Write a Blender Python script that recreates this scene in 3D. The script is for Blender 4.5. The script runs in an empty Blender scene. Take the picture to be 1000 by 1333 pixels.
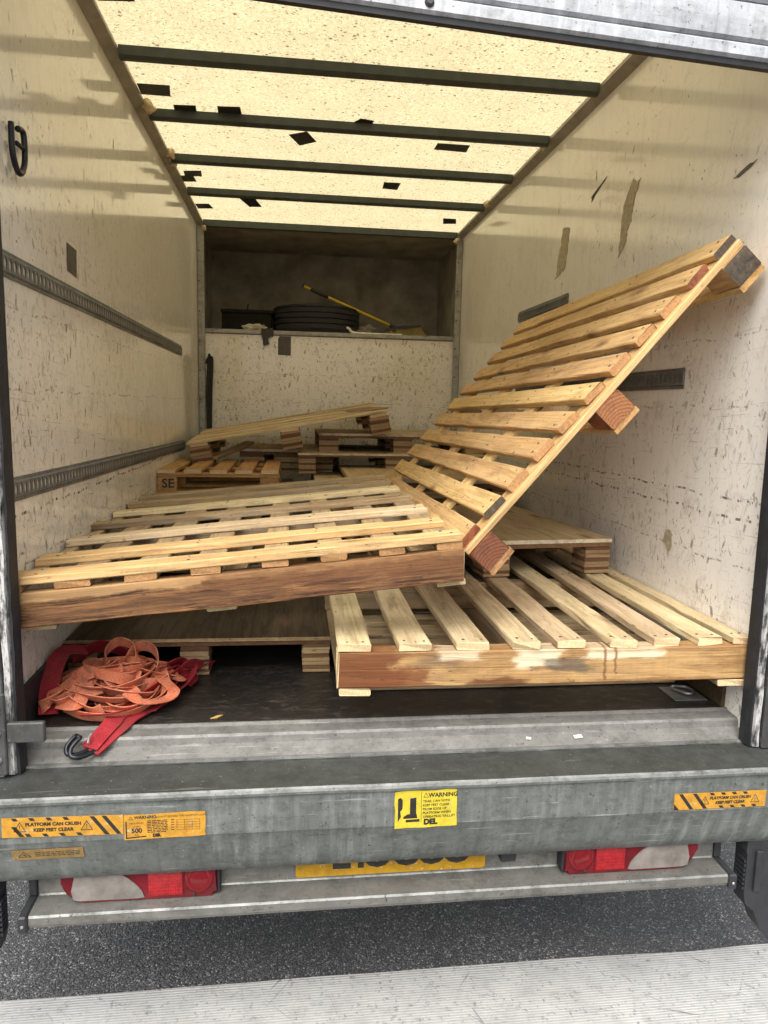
import bpy, bmesh, math, random
from mathutils import Vector, Matrix, noise as mnoise
R = math.radians
sc = bpy.context.scene
col = sc.collection

# ---------------------------------------------------------------- camera
cam_d = bpy.data.cameras.new('camera')
cam = bpy.data.objects.new('camera', cam_d); col.objects.link(cam)
YAW, PITCH, ROLL, F = 0.1248, 0.1419, 0.0224, 953.77
fw = Vector((math.sin(YAW)*math.cos(PITCH), math.cos(YAW)*math.cos(PITCH), -math.sin(PITCH)))
rt = Vector((math.cos(YAW), -math.sin(YAW), 0)); up = rt.cross(fw)
r2 = math.cos(ROLL)*rt + math.sin(ROLL)*up; u2 = -math.sin(ROLL)*rt + math.cos(ROLL)*up
cam.matrix_world = Matrix(((r2.x, u2.x, -fw.x, 0.7235), (r2.y, u2.y, -fw.y, -1.8573), (r2.z, u2.z, -fw.z, 0.8803), (0, 0, 0, 1)))
cam_d.sensor_fit = 'VERTICAL'; cam_d.sensor_height = 24; cam_d.lens = 24*F/1333
cam_d.clip_start = 0.05; cam_d.clip_end = 2000
sc.camera = cam

# ---------------------------------------------------------------- sky, sun, exposure
world = bpy.data.worlds.new('World'); sc.world = world; world.use_nodes = True
wn = world.node_tree; wn.nodes.clear()
SUN_EL, SUN_AZ = R(52), R(200)          # azimuth clockwise from +Y
sky = wn.nodes.new('ShaderNodeTexSky'); sky.sky_type = 'NISHITA'; sky.sun_disc = False
sky.sun_elevation = SUN_EL; sky.sun_rotation = SUN_AZ; sky.dust_density = 4.0; sky.air_density = 1.0
hs = wn.nodes.new('ShaderNodeHueSaturation'); hs.inputs['Saturation'].default_value = 0.22
bg = wn.nodes.new('ShaderNodeBackground'); bg.inputs['Strength'].default_value = 0.12
wo = wn.nodes.new('ShaderNodeOutputWorld')
wn.links.new(sky.outputs[0], hs.inputs['Color']); wn.links.new(hs.outputs[0], bg.inputs[0]); wn.links.new(bg.outputs[0], wo.inputs[0])
sl = bpy.data.lights.new('sun', 'SUN'); sl.energy = 1.7; sl.angle = R(50); sl.color = (1.0, 0.96, 0.9)
sun = bpy.data.objects.new('sun', sl); col.objects.link(sun); sun.location = (-4, -8, 12)
sd = Vector((math.sin(SUN_AZ)*math.cos(SUN_EL), math.cos(SUN_AZ)*math.cos(SUN_EL), math.sin(SUN_EL)))
sun.rotation_euler = sd.to_track_quat('Z', 'Y').to_euler()
sc.view_settings.view_transform = 'Standard'; sc.view_settings.look = 'None'
sc.view_settings.gamma = 1; sc.view_settings.use_curve_mapping = False
sc.view_settings.exposure = 1.1
sc.cycles.diffuse_bounces = 6; sc.cycles.max_bounces = 12
sc.cycles.use_denoising = True

# ---------------------------------------------------------------- helpers
def link(name, data, parent=None):
    o = bpy.data.objects.new(name, data); col.objects.link(o)
    if parent: o.parent = parent
    return o
def tag(o, label=None, cat=None, group=None, kind=None):
    if label: o['label'] = label
    if cat: o['category'] = cat
    if group: o['group'] = group
    if kind: o['kind'] = kind
    return o
def thing(name, label, cat, M=None, group=None):
    o = bpy.data.objects.new(name, None); col.objects.link(o); o.empty_display_size = 0.1
    if M is not None: o.matrix_world = M
    return tag(o, label, cat, group)
def build(name, bm, mats, parent=None, M=None, smooth=False):
    me = bpy.data.meshes.new(name)
    bmesh.ops.recalc_face_normals(bm, faces=bm.faces[:]); bm.to_mesh(me); bm.free()
    for m in (mats if isinstance(mats, (list, tuple)) else [mats]): me.materials.append(m)
    if smooth:
        for p in me.polygons: p.use_smooth = True
    o = link(name, me, parent)
    if M is not None: o.matrix_local = M
    return o
def box(bm, lo, hi, mi=0, bev=0.0):
    vs = [bm.verts.new((x, y, z)) for x in (lo[0], hi[0]) for y in (lo[1], hi[1]) for z in (lo[2], hi[2])]
    fs = []
    for q in ((0,1,3,2),(4,6,7,5),(0,4,5,1),(2,3,7,6),(0,2,6,4),(1,5,7,3)):
        f = bm.faces.new([vs[i] for i in q]); f.material_index = mi; fs.append(f)
    if bev:
        es = list({e for f in fs for e in f.edges})
        r = bmesh.ops.bevel(bm, geom=es, offset=bev, segments=1, affect='EDGES')
        for f in r['faces']: f.material_index = mi
    return vs
def prism(bm, poly, a, b, axis=0, mi=0):
    """poly: 2-D outline; extruded from a to b along axis (0: x, outline = y,z; 1: y, outline = x,z; 2: z, outline = x,y)"""
    def P(p, t):
        return (t, p[0], p[1]) if axis == 0 else ((p[0], t, p[1]) if axis == 1 else (p[0], p[1], t))
    A = [bm.verts.new(P(p, a)) for p in poly]; B = [bm.verts.new(P(p, b)) for p in poly]
    n = len(poly)
    fs = [bm.faces.new(A), bm.faces.new(B[::-1])]
    for i in range(n): fs.append(bm.faces.new((A[i], B[i], B[(i+1) % n], A[(i+1) % n])))
    for f in fs: f.material_index = mi
    return A + B
def tube(bm, pts, r, n=8, mi=0, cap=True):
    pts = [Vector(p) for p in pts]; rings = []; prev = None
    for i, p in enumerate(pts):
        d = (pts[min(i+1, len(pts)-1)] - pts[max(i-1, 0)]).normalized()
        if prev is None:
            a = d.orthogonal().normalized()
        else:
            a = (prev - d*prev.dot(d)).normalized()
        prev = a; b = d.cross(a); rr = r[i] if isinstance(r, (list, tuple)) else r
        rings.append([bm.verts.new(p + rr*(math.cos(2*math.pi*k/n)*a + math.sin(2*math.pi*k/n)*b)) for k in range(n)])
    for A, B in zip(rings, rings[1:]):
        for k in range(n):
            f = bm.faces.new((A[k], A[(k+1) % n], B[(k+1) % n], B[k])); f.material_index = mi
    if cap:
        for q in (rings[0], rings[-1][::-1]):
            f = bm.faces.new(q); f.material_index = mi
def lathe(bm, prof, n=32, mi=0, c=(0, 0, 0)):
    rings = [[bm.verts.new((c[0]+r*math.cos(2*math.pi*k/n), c[1]+r*math.sin(2*math.pi*k/n), c[2]+z)) for k in range(n)] for r, z in prof]
    for A, B in zip(rings, rings[1:]):
        for k in range(n):
            f = bm.faces.new((A[k], A[(k+1) % n], B[(k+1) % n], B[k])); f.material_index = mi
def catmull(pts, n=8, closed=False):
    pts = [Vector(p) for p in pts]; out = []; m = len(pts)
    for i in range(m if closed else m-1):
        g = (lambda k: pts[k % m]) if closed else (lambda k: pts[max(0, min(m-1, k))])
        p0, p1, p2, p3 = g(i-1), g(i), g(i+1), g(i+2)
        for s in range(n):
            t = s/n
            out.append(0.5*((2*p1)+(p2-p0)*t+(2*p0-5*p1+4*p2-p3)*t*t+(3*p1-p0-3*p2+p3)*t**3))
    if not closed: out.append(pts[-1])
    return out
def ribbon(bm, pts, w, th=0.003, roll0=0.0, roll1=0.0, mi=0, upv=(0, 0, 1)):
    """flat webbing along pts; roll turns its width axis from lying flat (0) to standing on edge (pi/2)"""
    N = len(pts); L = []
    U = Vector(upv)
    for i, p in enumerate(pts):
        d = (pts[min(i+1, N-1)] - pts[max(i-1, 0)]).normalized()
        s = d.cross(U)
        s = s.normalized() if s.length > 0.05 else d.orthogonal().normalized()
        if L and s.dot(L[-1][4]) < 0 and False: s = -s
        nrm = s.cross(d)
        a = roll0 + (roll1-roll0)*i/(N-1)
        wv = math.cos(a)*s + math.sin(a)*nrm; nv = d.cross(wv)
        L.append((bm.verts.new(p-wv*w/2-nv*th/2), bm.verts.new(p+wv*w/2-nv*th/2), bm.verts.new(p+wv*w/2+nv*th/2), bm.verts.new(p-wv*w/2+nv*th/2), s))
    for A, B in zip(L, L[1:]):
        for k in range(4):
            f = bm.faces.new((A[k], A[(k+1) % 4], B[(k+1) % 4], B[k])); f.material_index = mi
    for q in (L[0][:4], L[-1][:4][::-1]):
        f = bm.faces.new(q); f.material_index = mi
def T(x, y, z): return Matrix.Translation((x, y, z))
def Rz(a): return Matrix.Rotation(a, 4, 'Z')
def Rx(a): return Matrix.Rotation(a, 4, 'X')
def Ry(a): return Matrix.Rotation(a, 4, 'Y')
def text_into(bm, s, size, M, mi, shear=0.0, ax='CENTER', bold=0.0):
    c = bpy.data.curves.new('lettering', 'FONT'); c.body = s; c.size = size; c.align_x = ax; c.align_y = 'CENTER'; c.shear = shear
    c.offset = bold; c.resolution_u = 3
    o = bpy.data.objects.new('lettering', c); col.objects.link(o)
    dg = bpy.context.evaluated_depsgraph_get()
    me = bpy.data.meshes.new_from_object(o.evaluated_get(dg))
    bpy.data.objects.remove(o); bpy.data.curves.remove(c)
    n0 = len(bm.verts); f0 = len(bm.faces)
    bm.from_mesh(me); bpy.data.meshes.remove(me)
    bm.verts.ensure_lookup_table(); bm.faces.ensure_lookup_table()
    for v in bm.verts[n0:]: v.co = M @ v.co
    for f in bm.faces[f0:]: f.material_index = mi

# ---------------------------------------------------------------- materials
class NT:
    def __init__(s, name):
        s.m = bpy.data.materials.new(name); s.m.use_nodes = True; s.t = s.m.node_tree; s.t.nodes.clear()
        s.out = s.n('ShaderNodeOutputMaterial'); s.p = s.n('ShaderNodeBsdfPrincipled')
        s.l(s.p.outputs[0], s.out.inputs[0]); s.co = s.n('ShaderNodeTexCoord').outputs['Object']
        s.rnd = s.n('ShaderNodeObjectInfo').outputs['Random']
    def n(s, t, **k):
        x = s.t.nodes.new(t)
        for a, v in k.items(): setattr(x, a, v)
        return x
    def l(s, a, b): s.t.links.new(a, b)
    def put(s, sock, v):
        if isinstance(v, bpy.types.NodeSocket): s.l(v, sock)
        else: sock.default_value = v
    def rgb(s, c): return (c[0], c[1], c[2], 1)
    def math(s, op, a, b=0.0, clamp=False):
        x = s.n('ShaderNodeMath', operation=op, use_clamp=clamp); s.put(x.inputs[0], a); s.put(x.inputs[1], b); return x.outputs[0]
    def vmath(s, op, a, b):
        x = s.n('ShaderNodeVectorMath', operation=op); s.put(x.inputs[0], a); s.put(x.inputs[1], b); return x.outputs[0]
    def map(s, scale=(1, 1, 1), loc=(0, 0, 0), rot=(0, 0, 0), src=None, rand=0.0):
        src = src or s.co
        if rand:
            cb = s.n('ShaderNodeCombineXYZ')
            for i, k in enumerate((1.0, 0.37, 0.71)): s.l(s.math('MULTIPLY', s.rnd, rand*k), cb.inputs[i])
            src = s.vmath('ADD', src, cb.outputs[0])
        x = s.n('ShaderNodeMapping'); s.l(src, x.inputs[0]); x.inputs['Scale'].default_value = scale
        x.inputs['Location'].default_value = loc; x.inputs['Rotation'].default_value = rot; return x.outputs[0]
    def noise(s, vec, scale=5, detail=4, rough=0.5, dist=0.0, col=False):
        x = s.n('ShaderNodeTexNoise'); s.l(vec, x.inputs['Vector']); x.inputs['Scale'].default_value = scale
        x.inputs['Detail'].default_value = detail; x.inputs['Roughness'].default_value = rough; x.inputs['Distortion'].default_value = dist
        return x.outputs[1 if col else 0]
    def vor(s, vec, scale=5, feature='F1', out=0, rand=1.0):
        x = s.n('ShaderNodeTexVoronoi', feature=feature); s.l(vec, x.inputs['Vector']); x.inputs['Scale'].default_value = scale
        x.inputs['Randomness'].default_value = rand
        return x.outputs[out]
    def ramp(s, fac, stops, interp='LINEAR'):
        x = s.n('ShaderNodeValToRGB'); s.l(fac, x.inputs[0]); e = x.color_ramp.elements; x.color_ramp.interpolation = interp
        while len(e) < len(stops): e.new(0.5)
        for i, (p, c) in enumerate(stops):
            e[i].position = p; e[i].color = (c, c, c, 1) if isinstance(c, (int, float)) else s.rgb(c)
        return x.outputs[0]
    def mix(s, fac, a, b, mode='MIX'):
        x = s.n('ShaderNodeMix', data_type='RGBA', blend_type=mode); s.put(x.inputs[0], fac)
        s.put(x.inputs[6], s.rgb(a) if isinstance(a, tuple) else a); s.put(x.inputs[7], s.rgb(b) if isinstance(b, tuple) else b); return x.outputs[2]
    def hsv(s, c, v=1.0, h=0.5, sat=1.0):
        x = s.n('ShaderNodeHueSaturation'); s.put(x.inputs['Color'], c); s.put(x.inputs['Value'], v); s.put(x.inputs['Hue'], h); s.put(x.inputs['Saturation'], sat); return x.outputs[0]
    def bump(s, h, strength=0.3, dist=0.01):
        x = s.n('ShaderNodeBump'); s.l(h, x.inputs['Height']); x.inputs['Strength'].default_value = strength; x.inputs['Distance'].default_value = dist
        s.l(x.outputs[0], s.p.inputs['Normal'])
    def fin(s, colr, rough=0.6, metal=0.0, spec=0.5):
        s.put(s.p.inputs['Base Color'], s.rgb(colr) if isinstance(colr, tuple) else colr)
        s.put(s.p.inputs['Roughness'], rough); s.put(s.p.inputs['Metallic'], metal); s.p.inputs['Specular IOR Level'].default_value = spec
        return s.m
def plain(name, c, rough=0.6, metal=0.0, var=0.25, scale=30, spec=0.5):
    t = NT(name); n = t.noise(t.map(rand=5), scale, 4, 0.6)
    f = t.ramp(n, [(0.25, 1-var), (0.75, 1+var)])
    t.bump(n, 0.15, 0.002)
    return t.fin(t.mix(1.0, c, f, 'MULTIPLY'), rough, metal, spec)

def wood(name, light, dark, stain=(0.16, 0.09, 0.045), stain_amt=0.35, grey=0.0, knots=True, var=0.22, grain=1.0, streak=0.0, spots=(), speck=0.65):
    """board with its length along local x: growth rings, fibres, knots, stains, splinters; spots = stains at known places"""
    t = NT(name)
    big = t.noise(t.map((0.22, 4.5, 4.5), rand=40), 2.2, 2, 0.45, 0.25)
    warp = t.noise(t.map((5, 30, 30), rand=40), 1.0, 3, 0.6)
    wv = t.math('FRACT', t.math('ADD', t.math('MULTIPLY', big, 9.0), t.math('MULTIPLY', warp, 0.9)))
    ring = t.ramp(wv, [(0.0, 0.05), (0.55, 0.7), (0.9, 1.0), (1.0, 0.05)])
    fib = t.noise(t.map((2.2, 110, 110), rand=40), 1.6, 6, 0.7)
    patch = t.noise(t.map((1.6, 9, 9), rand=20), 1.5, 5, 0.65)
    g = t.math('ADD', t.math('ADD', t.math('MULTIPLY', ring, 0.22*grain), t.math('MULTIPLY', fib, 0.8)), t.math('MULTIPLY', patch, 0.45))
    c = t.ramp(g, [(0.44, dark), (0.9, light)])
    saw = t.noise(t.map((75, 5, 5), rot=(0, 0, 0.25), rand=33), 1.4, 3, 0.6); c = t.mix(t.ramp(saw, [(0.5, 0.0), (0.7, 0.28)]), c, tuple(k*0.6 for k in light))
    gw = t.noise(t.map((3.0, 10, 10), rand=77), 1.7, 7, 0.75); c = t.mix(t.ramp(gw, [(0.5, 0.0), (0.7, 0.42)]), c, tuple(0.6*k+0.22*dark[0] for k in dark))
    pale = t.noise(t.map((2.2, 12, 12), rand=17), 1.5, 6, 0.7); c = t.mix(t.ramp(pale, [(0.56, 0.0), (0.7, 0.4)]), c, tuple(min(0.8, k*1.15+0.12*light[0]) for k in light))
    if grey:
        gm = t.ramp(t.noise(t.map((0.9, 6, 6), rand=60), 2.0, 5, 0.65), [(0.42, 0.0), (0.6, grey)])
        c = t.mix(gm, c, (0.20, 0.165, 0.125))
    if stain_amt:
        sm = t.ramp(t.noise(t.map((1.1, 5.5, 5.5), rand=90), 2.4, 7, 0.72, 0.5), [(0.5, 0.0), (0.66, stain_amt)])
        c = t.mix(sm, c, stain)
    if streak:
        st = t.noise(t.map((2.6, 44, 44), rand=55), 1.6, 8, 0.78)
        c = t.mix(t.ramp(st, [(0.47, 0.0), (0.58, streak)]), c, tuple(k*0.6 for k in stain))
    wob = t.noise(t.map((9, 30, 30)), 1.2, 4, 0.65, col=True)
    for x0, x1, z0, z1, colr, amt, soft in spots:
        ad = t.n('ShaderNodeVectorMath', operation='MULTIPLY_ADD'); t.l(wob, ad.inputs[0]); ad.inputs[1].default_value = (soft*4, 0, soft*1.3); t.l(t.co, ad.inputs[2])
        sp_ = t.n('ShaderNodeSeparateXYZ'); t.l(ad.outputs[0], sp_.inputs[0])
        def edge(v, a, b):
            m_ = t.n('ShaderNodeMapRange', interpolation_type='SMOOTHSTEP'); t.l(v, m_.inputs[0]); m_.inputs[1].default_value = a; m_.inputs[2].default_value = b; return m_.outputs[0]
        ox, oz = soft*2, soft*0.65
        m = t.math('MULTIPLY', t.math('MULTIPLY', edge(sp_.outputs[0], x0+ox-soft*.5, x0+ox+soft*.5), edge(sp_.outputs[0], x1+ox+soft*.5, x1+ox-soft*.5)),
                   t.math('MULTIPLY', edge(sp_.outputs[2], z0+oz-soft*.2, z0+oz+soft*.2), edge(sp_.outputs[2], z1+oz+soft*.2, z1+oz-soft*.2)))
        c = t.mix(t.math('MULTIPLY', m, amt), c, t.mix(1.0, colr, t.ramp(g, [(0.4, 0.65), (1.0, 1.25)]), 'MULTIPLY'))
    if knots:
        kd = t.vor(t.map((2.6, 7.5, 7.5), rand=70), 1.0)
        kk = t.math('ADD', kd, t.math('MULTIPLY', t.math('SUBTRACT', warp, 0.5), 0.12))
        c = t.mix(t.ramp(kk, [(0.06, 0.85), (0.12, 0.4), (0.2, 0.0)]), c, (0.15, 0.07, 0.03))
    sp = t.noise(t.map((26, 75, 75), rand=30), 1.0, 3, 0.6)
    c = t.mix(t.ramp(sp, [(0.65, 0.0), (0.71, speck)]), c, (0.045, 0.03, 0.022))
    f = t.math('ADD', t.math('MULTIPLY', t.rnd, 2*var), 1.0-var)
    c = t.hsv(c, f, t.math('ADD', t.math('MULTIPLY', t.rnd, 0.02), 0.491), 1.0)
    t.bump(t.math('ADD', fib, t.math('MULTIPLY', ring, 0.25)), 0.6, 0.004)
    return t.fin(c, 0.72, 0.0, 0.35)
W_FRESH = wood('pine_fresh', (0.67, 0.45, 0.205), (0.40, 0.23, 0.08), stain=(0.20, 0.095, 0.033), stain_amt=0.5, var=0.13)
W_PALE = wood('pine_pale', (0.66, 0.515, 0.31), (0.38, 0.265, 0.13), stain=(0.20, 0.125, 0.06), stain_amt=0.55, var=0.13)
W_OLD = wood('pine_weathered', (0.40, 0.28, 0.15), (0.17, 0.105, 0.05), grey=0.5, stain_amt=0.5, var=0.25)
W_BEAR = wood('bearer_stained', (0.255, 0.12, 0.043), (0.09, 0.036, 0.0135), stain=(0.05, 0.018, 0.008), stain_amt=0.8, var=0.03, grain=1.6, streak=0.95,
              spots=((-0.7, -0.1, 0.02, 0.06, (0.40, 0.24, 0.105), 0.7, 0.03), (-0.15, 0.75, 0.026, 0.06, (0.27, 0.145, 0.06), 0.5, 0.03), (-0.1, 0.6, -0.015, 0.032, (0.11, 0.045, 0.018), 0.7, 0.06), (-0.55, 0.1, -0.035, 0.0, (0.13, 0.06, 0.025), 0.6, 0.05)))
W_BEARL = wood('bearer_light', (0.47, 0.285, 0.118), (0.26, 0.13, 0.045), stain=(0.16, 0.065, 0.022), stain_amt=0.5, var=0.04, grain=1.4,
               spots=((-0.62, -0.42, -0.06, 0.06, (0.135, 0.042, 0.014), 0.95, 0.05), (-0.50, -0.33, -0.06, 0.005, (0.155, 0.05, 0.017), 0.85, 0.05), (-0.36, -0.27, 0.0, 0.05, (0.11, 0.075, 0.05), 0.6, 0.05),
                      (-0.32, -0.20, 0.022, 0.06, (0.62, 0.5, 0.34), 0.8, 0.03), (-0.10, 0.03, -0.002, 0.06, (0.70, 0.58, 0.40), 0.9, 0.03), (-0.03, 0.12, -0.02, 0.022, (0.085, 0.07, 0.055), 0.75, 0.05), (0.10, 0.33, 0.02, 0.06, (0.68, 0.56, 0.38), 0.85, 0.03),
                      (0.155, 0.163, -0.045, 0.06, (0.15, 0.06, 0.025), 0.8, 0.006), (0.185, 0.192, -0.02, 0.06, (0.15, 0.06, 0.025), 0.8, 0.006), (-0.22, -0.06, -0.06, -0.030, (0.13, 0.045, 0.016), 0.9, 0.03), (0.0, 0.5, -0.06, -0.043, (0.2, 0.085, 0.03), 0.7, 0.03), (-0.6, 0.6, 0.040, 0.06, (0.2, 0.09, 0.035), 0.45, 0.03)))
W_ORANGE = wood('spruce_orange', (0.50, 0.285, 0.105), (0.27, 0.135, 0.042), stain_amt=0.4, var=0.14)
W_RED = wood('red_wood', (0.30, 0.10, 0.04), (0.13, 0.04, 0.017), stain=(0.03, 0.012, 0.008), stain_amt=0.8, var=0.1, grain=2.0)
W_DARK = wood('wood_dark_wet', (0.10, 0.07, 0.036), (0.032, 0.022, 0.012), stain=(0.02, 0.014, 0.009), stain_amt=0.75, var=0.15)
PLY_TOP = wood('plywood_face', (0.50, 0.37, 0.21), (0.33, 0.22, 0.105), stain=(0.17, 0.11, 0.055), stain_amt=0.6, var=0.12, grain=0.6)
PLY_L = wood('ply_light', (0.46, 0.32, 0.165), (0.27, 0.17, 0.075), stain_amt=0.35, knots=False, var=0.2)
PLY_D = wood('ply_dark', (0.20, 0.105, 0.048), (0.09, 0.046, 0.02), stain_amt=0.35, knots=False, var=0.2)
PLY_E = wood('ply_edge_white', (0.66, 0.57, 0.44), (0.46, 0.37, 0.24), stain=(0.08, 0.055, 0.04), stain_amt=0.6, knots=False, var=0.1)
def ring_end(name, a, b, blot):
    """sawn end of a log-cut block: curved growth rings in the local y-z plane"""
    t = NT(name); v = t.map((1, 1, 1), loc=(0, 0.02, 0.06)); sp = t.n('ShaderNodeSeparateXYZ'); t.l(v, sp.inputs[0])
    d = t.math('SQRT', t.math('ADD', t.math('POWER', sp.outputs[1], 2.0), t.math('POWER', sp.outputs[2], 2.0)))
    d = t.math('ADD', d, t.math('MULTIPLY', t.noise(t.map(), 22, 4, 0.65), 0.014))
    r_ = t.math('FRACT', t.math('MULTIPLY', d, 105.0))
    c = t.ramp(r_, [(0.0, a), (0.55, tuple(x*.75+y*.25 for x, y in zip(a, b))), (0.92, b), (1.0, a)])
    c = t.mix(1.0, c, t.ramp(t.noise(t.map(), 160, 4, 0.7), [(0.3, 0.7), (0.7, 1.25)]), 'MULTIPLY')
    c = t.mix(t.ramp(t.noise(t.map(loc=(1, 2, 3)), 22, 5, 0.7), [(0.5, 0.0), (0.68, blot)]), c, (0.03, 0.02, 0.018))
    t.bump(r_, 0.2, 0.002); return t.fin(c, 0.75)
END_RED = ring_end('ringed_red_end', (0.20, 0.068, 0.026), (0.075, 0.022, 0.010), 0.9)
END_RED2 = ring_end('ringed_orange_end', (0.34, 0.14, 0.05), (0.15, 0.045, 0.016), 0.4)
END_BROWN = plain('end_grain_brown', (0.36, 0.19, 0.075), 0.85, var=0.35, scale=160)
END_GRAIN = plain('end_grain', (0.58, 0.43, 0.24), 0.85, var=0.3, scale=220)
def dirty_end():
    t = NT('end_grain_dirty'); n = t.noise(t.map(rand=9), 60, 6, 0.7)
    return t.fin(t.ramp(n, [(0.3, (0.025, 0.02, 0.017)), (0.6, (0.10, 0.075, 0.05)), (0.8, (0.28, 0.2, 0.12))]), 0.9)
END_DIRTY = dirty_end()

def wall_mat(name, base, axis, dirt=1.0, rough=0.075, sparse=0.0):
    """glossy painted ply lining: chips, long scratches, scuff lines, smudges and grime"""
    t = NT(name)
    sep = t.n('ShaderNodeSeparateXYZ'); t.l(t.co, sep.inputs[0])
    cb = t.n('ShaderNodeCombineXYZ'); t.l(sep.outputs[1 if axis == 0 else 0], cb.inputs[0]); t.l(sep.outputs[2], cb.inputs[1])
    P = cb.outputs[0]; z = sep.outputs[2]
    def mp(su, sv, ang=0.0, loc=(0, 0, 0)): # rotate first, then stretch
        r_ = t.map((1, 1, 1), loc=loc, rot=(0, 0, ang), src=P); return t.map((su, sv, 1), src=r_)
    n1 = t.noise(mp(0.9, 0.9), 1.6, 6, 0.65)
    c = t.mix(t.ramp(n1, [(0.35, 0.0), (0.75, 0.45)]), base, tuple(b*k for b, k in zip(base, (0.83, 0.80, 0.74))))
    st = t.noise(mp(16, 1.0), 2.0, 6, 0.65)
    c = t.mix(t.ramp(st, [(0.5, 0.0), (0.78, 0.16)]), c, (0.40, 0.34, 0.26))
    lowm = t.ramp(t.math('MULTIPLY', z, 0.42), [(0.05, 1.0), (0.5, 0.95), (0.62, 0.55), (0.9, 0.4)])
    dens = t.math('MULTIPLY', t.ramp(t.noise(mp(1, 1, 0, (3, 7, 1)), 2.6, 4, 0.65), [(0.33, 0.25), (0.62, 1.0)]), lowm)
    wob = t.noise(mp(70, 70), 1.5, 5, 0.7, col=True)
    m = None
    for k, (su, sv, ang, th, keep) in enumerate(((40, 14, 0.25, 0.30, 0.84), (56, 22, -0.3, 0.32, 0.82), (18, 52, 0.15, 0.20, 0.92), (95, 55, 0.5, 0.36, 0.80), (30, 8, -0.2, 0.16, 0.88), (54, 11, 0.7, 0.15, 0.88), (24, 14, 0.1, 0.24, 0.99), (70, 18, -0.9, 0.16, 0.88))):
        x = t.n('ShaderNodeTexVoronoi', voronoi_dimensions='2D'); x.inputs['Scale'].default_value = 1.0
        ad = t.n('ShaderNodeVectorMath', operation='MULTIPLY_ADD'); t.l(wob, ad.inputs[0]); ad.inputs[1].default_value = (0.8, 0.8, 0); t.l(mp(su, sv, ang, (k*3.1, k*1.7, 0)), ad.inputs[2]); t.l(ad.outputs[0], x.inputs['Vector'])
        cs = t.n('ShaderNodeSeparateColor'); t.l(x.outputs['Color'], cs.inputs[0])
        q = t.math('MULTIPLY', t.math('LESS_THAN', x.outputs['Distance'], t.math('MULTIPLY', t.math('ADD', cs.outputs[1], 0.15), th)), t.math('GREATER_THAN', t.math('ADD', t.math('MULTIPLY', dens, 0.3), cs.outputs[0]), keep+0.2+sparse))
        q = t.math('MULTIPLY', q, t.math('ADD', t.math('MULTIPLY', cs.outputs[2], 0.75), 0.15))
        m = q if m is None else t.math('MAXIMUM', m, q)
    c = t.mix(t.math('MULTIPLY', m, 0.9*dirt), c, (0.105, 0.075, 0.05))
    for k, (ang, su, sv, lo) in enumerate(((0.9, 4.0, 70, 0.655), (-0.8, 4.5, 76, 0.655), (0.06, 2.5, 90, 0.645), (1.3, 3.5, 70, 0.645), (-1.35, 3.0, 76, 0.645), (0.4, 5.0, 95, 0.655))):
        s_ = t.noise(mp(su, sv, ang, (k*3, k*5.1, k)), 1.8, 4, 0.6, 0.3)
        mm = t.math('MULTIPLY', t.ramp(s_, [(lo, 0.0), (lo+0.035, 0.9)]), dens)
        c = t.mix(t.math('MULTIPLY', mm, 0.65*dirt), c, (0.15, 0.115, 0.085))
    # scuff lines rubbed by loads at a few heights
    zz = t.math('ADD', z, t.math('MULTIPLY', t.noise(mp(2.5, 0.0), 2.0, 3, 0.5), 0.05))
    brk = t.noise(mp(16, 1, 0, (8, 2, 0)), 1.6, 5, 0.7)
    for h_, w_, a_ in ((0.655, 0.0035, 0.9), (0.60, 0.004, 0.9), (0.46, 0.003, 0.6), (0.93, 0.003, 0.5), (1.14, 0.003, 0.45)):
        q = t.math('MULTIPLY', t.math('LESS_THAN', t.math('ABSOLUTE', t.math('SUBTRACT', zz, h_)), w_), t.ramp(brk, [(0.5, 0.0), (0.55, a_)]))
        c = t.mix(t.math('MULTIPLY', q, dirt), c, (0.07, 0.055, 0.045))
    sm = t.noise(mp(3, 2, 0, (5, 2, 9)), 3.2, 8, 0.75)
    c = t.mix(t.math('MULTIPLY', t.ramp(sm, [(0.54, 0.0), (0.72, 0.55)]), lowm), c, (0.31, 0.25, 0.185))
    fine = t.noise(mp(120, 60), 1.0, 3, 0.6)
    c = t.mix(t.math('MULTIPLY', t.ramp(fine, [(0.64, 0.0), (0.7, 0.6)]), dens), c, (0.16, 0.12, 0.085))
    t.bump(t.noise(mp(1, 1), 3, 2, 0.5), 0.03, 0.01)
    return t.fin(c, t.math('ADD', t.math('MULTIPLY', m, 0.5), t.ramp(n1, [(0.3, rough), (0.8, rough+0.05)])), 0.0, 0.5)
WALL = wall_mat('wall_lining', (0.83, 0.80, 0.735), 0)
WALL_R = wall_mat('wall_lining_right', (0.83, 0.80, 0.745), 0, 0.9, 0.085, 0.07)
BULK = wall_mat('bulkhead_lining', (0.81, 0.76, 0.66), 1, 0.9)
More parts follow.
